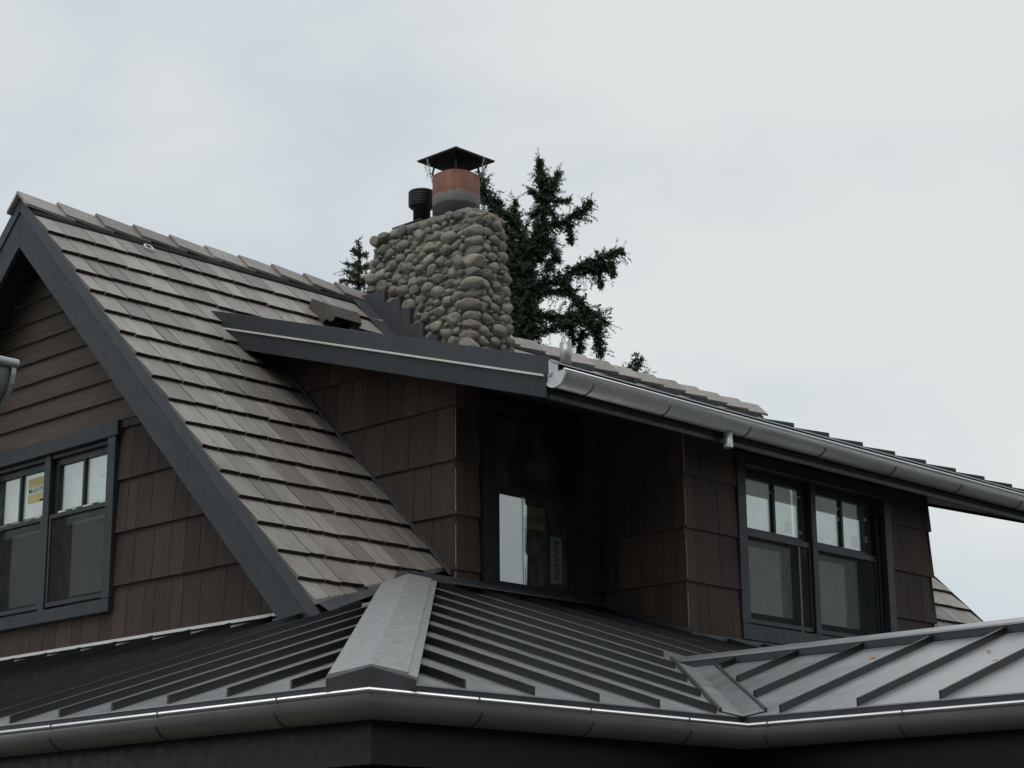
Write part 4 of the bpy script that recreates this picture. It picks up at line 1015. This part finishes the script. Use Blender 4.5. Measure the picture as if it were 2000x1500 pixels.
def sprays(b, base, pts, rad, rr):
    # thin drooping side sprays that break up the limb's outline
    P_ = [base+UH*u+Vector((0, 0, z))+DH*dp for u, z, dp in pts]
    for i in range(len(P_)-1):
        a, c = P_[i], P_[i+1]; ax = (c-a).normalized()
        for q in range(int((c-a).length*34)+1):
            d = ax*rr.uniform(0.2, 1.0)+Vector((rr.gauss(0, 0.7), rr.gauss(0, 0.7), rr.gauss(-0.25, 0.7)))
            needles(b, a.lerp(c, rr.random()), d, rad*rr.uniform(1.1, 2.2), rr, 0.05, 0.009, 85)
def conifer(name, base, label, limbs, trunk, seed, mat, lower=True, den=100, height=9.0, fat=1.15, group='conifers behind the house'):
    t = thing(name, base, label, 'tree', group); rr = random.Random(seed); base = Vector((base[0], base[1], 0))
    wood = MB(); b = MB()
    wood.tube([base+UH*u+Vector((0, 0, z)) for u, z in trunk], [(0.22, 0.14, 0.03, 0.010)[min(i, 3)] for i in range(len(trunk))], 8)
    for pts, rad in limbs:
        pp = []; dp = rr.uniform(-0.25, 0.25)
        for i, (u, z) in enumerate(pts): pp.append((u, z, dp*i/max(1, len(pts)-1)))
        limb(b, wood, base, pp, rad*fat, rr, den); sprays(b, base, pp, rad*fat, rr)
    wood.build('trunk', M['bark'], t, True)
    b.build('crown', mat, t)
    if lower:                                     # drooping whorls further down, hidden by the house from here
        b2 = MB(); z = height-0.3
        while z > GR+2.0:
            for q in range(7):
                a_ = rr.uniform(0, 6.28); Lb = 0.5+(height-z)*0.28+rr.uniform(-0.2, 0.3); dr_ = Vector((math.cos(a_), math.sin(a_), -0.25))
                p0 = base+UH*trunk[1][0]+Vector((0, 0, z))
                for s_ in range(int(Lb*12)):
                    p = p0+dr_*Lb*rr.random(); d = Vector((rr.gauss(0, 1), rr.gauss(0, 1), rr.gauss(0, 0.6)-0.3))
                    needles(b2, p, d, 0.3, rr, 0.2, 0.05, 28)
            z -= 0.5
        b2.build('lower_crown', mat, t)
    return t
TB_ = DH*34.0
big = [([(0.1,10.2),(-0.1,10.9),(-0.2,11.6)],0.2),([(0.1,11.0),(-0.15,11.7),(-0.3,12.15)],0.17),([(0.3,10.2),(0.32,10.9),(0.3,11.5)],0.17),([(0.3,9.4),(0.32,9.9),(0.34,10.3)],0.16),([(0.36,11.3),(0.48,11.7),(0.5,12.0)],0.14),([(0.9,10.0),(1.2,10.35),(1.35,10.2)],0.13),([(1.35,10.2),(1.45,10.0),(1.6,10.05)],0.12),([(1.3,11.1),(1.6,11.2),(1.85,11.35)],0.13),([(0.12,9.3),(0.14,9.9),(0.17,10.92),(0.21,11.63)],0.25),([(0.16,9.5),(0.2,10.6),(0.25,11.5)],0.24),([(0.05,9.6),(0.05,10.6),(0.1,11.5)],0.22),
 ([(0.21,11.63),(0.09,12.02),(-0.17,12.24),(-0.46,12.58),(-0.54,12.97)],0.18),([(0.15,11.5),(-0.1,11.9),(-0.35,12.2)],0.17),([(0.09,12.02),(0.09,12.44)],0.11),([(-0.17,12.24),(-0.2,12.5)],0.10),
 ([(0.55,11.3),(0.62,12.07),(0.64,12.57),(0.53,13.22)],0.125),([(0.64,12.3),(0.6,12.8),(0.53,13.1)],0.13),([(0.72,12.49),(0.81,12.85),(0.92,13.13)],0.10),([(0.59,12.49),(0.33,12.63)],0.07),([(0.77,12.46),(1.09,12.51)],0.085),([(0.56,12.35),(0.38,12.15)],0.11),([(0.6,12.3),(0.75,12.2)],0.14),
 ([(0.66,11.96),(1.03,12.12),(1.3,12.28),(1.49,12.48)],0.14),([(1.08,12.06),(1.1,11.7)],0.09),([(0.56,11.85),(0.71,11.63),(0.86,11.29)],0.13),([(0.79,11.4),(0.65,11.05)],0.11),([(0.21,11.6),(0.56,11.85)],0.16),
 ([(0.34,10.83),(0.91,10.94),(1.25,11.18),(1.65,11.34),(2.04,11.47)],0.145),([(1.59,11.18),(1.63,10.77)],0.08),([(1.83,11.23),(1.85,10.96)],0.07),
 ([(0.91,10.94),(1.11,10.69),(1.29,10.42),(1.57,10.22),(1.7,10.11)],0.15),([(1.52,10.14),(1.54,9.77),(1.61,9.47)],0.12),([(1.26,10.01),(1.22,9.5)],0.10),([(1.05,10.23),(1.1,9.74)],0.09),
 ([(0.31,10.64),(0.65,10.75),(0.96,10.77)],0.11),([(0.23,10.29),(0.77,10.23),(1.29,10.17)],0.17),([(0.25,9.86),(0.64,9.99),(0.9,10.01)],0.11),([(0.3,11.2),(0.5,11.4)],0.12)]
conifer('conifer_tree', (TB_.x, TB_.y, GR), 'tall dark ragged conifer rising behind the stone chimney', big, [(0.1, GR), (0.1, 4), (0.12, 9.5), (0.2, 11.6)], 3, M['needle'], True, 205, 9.3)
SB_ = DH*34.0+UH*(-2.76)
small = [([(0.02,10.3),(0.0,11.16),(-0.02,11.77)],0.05),([(0.0,11.45),(-0.12,11.55)],0.05),([(0.0,11.45),(0.14,11.56)],0.05),([(0.0,11.25),(-0.22,11.35)],0.06),([(0.0,11.2),(0.22,11.36)],0.06),([(0.0,10.95),(-0.30,10.98)],0.085),([(0.0,11.05),(-0.26,11.14)],0.07),([(0.0,10.9),(0.28,11.0)],0.09),([(0.0,10.7),(-0.28,10.66)],0.11),([(0.02,10.65),(0.3,10.7)],0.11),([(0.02,10.4),(-0.22,10.4)],0.13),([(0.0,10.2),(0.25,10.3)],0.14),([(0.0,10.1),(-0.15,10.2)],0.14)]
conifer('conifer_tree', (SB_.x, SB_.y, GR), 'small sparse pale conifer tip left of the chimney', small, [(0, GR), (0, 5), (0.02, 10.3), (-0.02, 11.75)], 11, M['needle2'], True, 80, 10.0, 1.7)
for (u, tip, sd_, lab) in ((2.21, 9.52, 21, 'tiny conifer tip above the roof, right of the big conifer'), (1.89, 9.32, 22, 'tiniest conifer tip above the roof, nearer the big conifer')):
    B_ = DH*34.0+UH*u
    lm = [([(0.0, tip-1.2), (0.0, tip-0.5), (0.01, tip)], 0.06), ([(0, tip-0.3), (-0.1, tip-0.18)], 0.07), ([(0, tip-0.28), (0.11, tip-0.12)], 0.07), ([(0, tip-0.5), (-0.18, tip-0.4)], 0.09), ([(0, tip-0.5), (0.16, tip-0.38)], 0.09)]
    conifer('conifer_tree', (B_.x, B_.y, GR), lab, lm, [(0, GR), (0, 4), (0, tip-1.2), (0.01, tip-0.05)], sd_, M['needle2'], True, 90, tip-1.0, 1.6)

# ------------------------------------------------------------------ unseen tree belt added behind the viewer to darken walls and reflections
rr = random.Random(77); b = MB()
for i in range(64):
    deg = 108+240*i/63+rr.uniform(-1.5, 1.5); az = R(deg); front = 212 < deg < 300; side = deg < 160 or deg > 300
    dist = rr.uniform(15, 20); hgt = rr.uniform(15.5, 19.5) if front else (rr.uniform(3.6, 4.8) if side else rr.uniform(8.0, 11.0)); c = Vector((dist*math.cos(az), dist*math.sin(az), 0))
    b.tube([(c.x, c.y, GR), (c.x+0.2, c.y, hgt*0.6)], [0.25, 0.08], 6)
    for q in range(1500 if front else (420 if side else 600)):
        t_ = rr.random()**0.85; a_ = rr.uniform(0, 6.283); r_ = (0.25+2.4*math.sin(math.pi*min(1, 0.15+0.85*t_))**0.8)*rr.random()**0.45
        p = c+Vector((r_*math.cos(a_), r_*math.sin(a_), GR+0.4+t_*(hgt-0.4)))
        u = Vector((rr.gauss(0, 1), rr.gauss(0, 1), rr.gauss(0, 1))).normalized(); v = u.cross(Vector((rr.gauss(0, 1), rr.gauss(0, 1), 1))).normalized(); s_ = rr.uniform(0.2, 0.42)
        k = len(b.v); b.v += [tuple(p+u*s_), tuple(p+v*s_*0.6), tuple(p-u*s_), tuple(p-v*s_*0.6)]; b.f.append((k, k+1, k+2, k+3))
b.build('unseen_shading_trees', M['needle2'], None, kind='stuff')
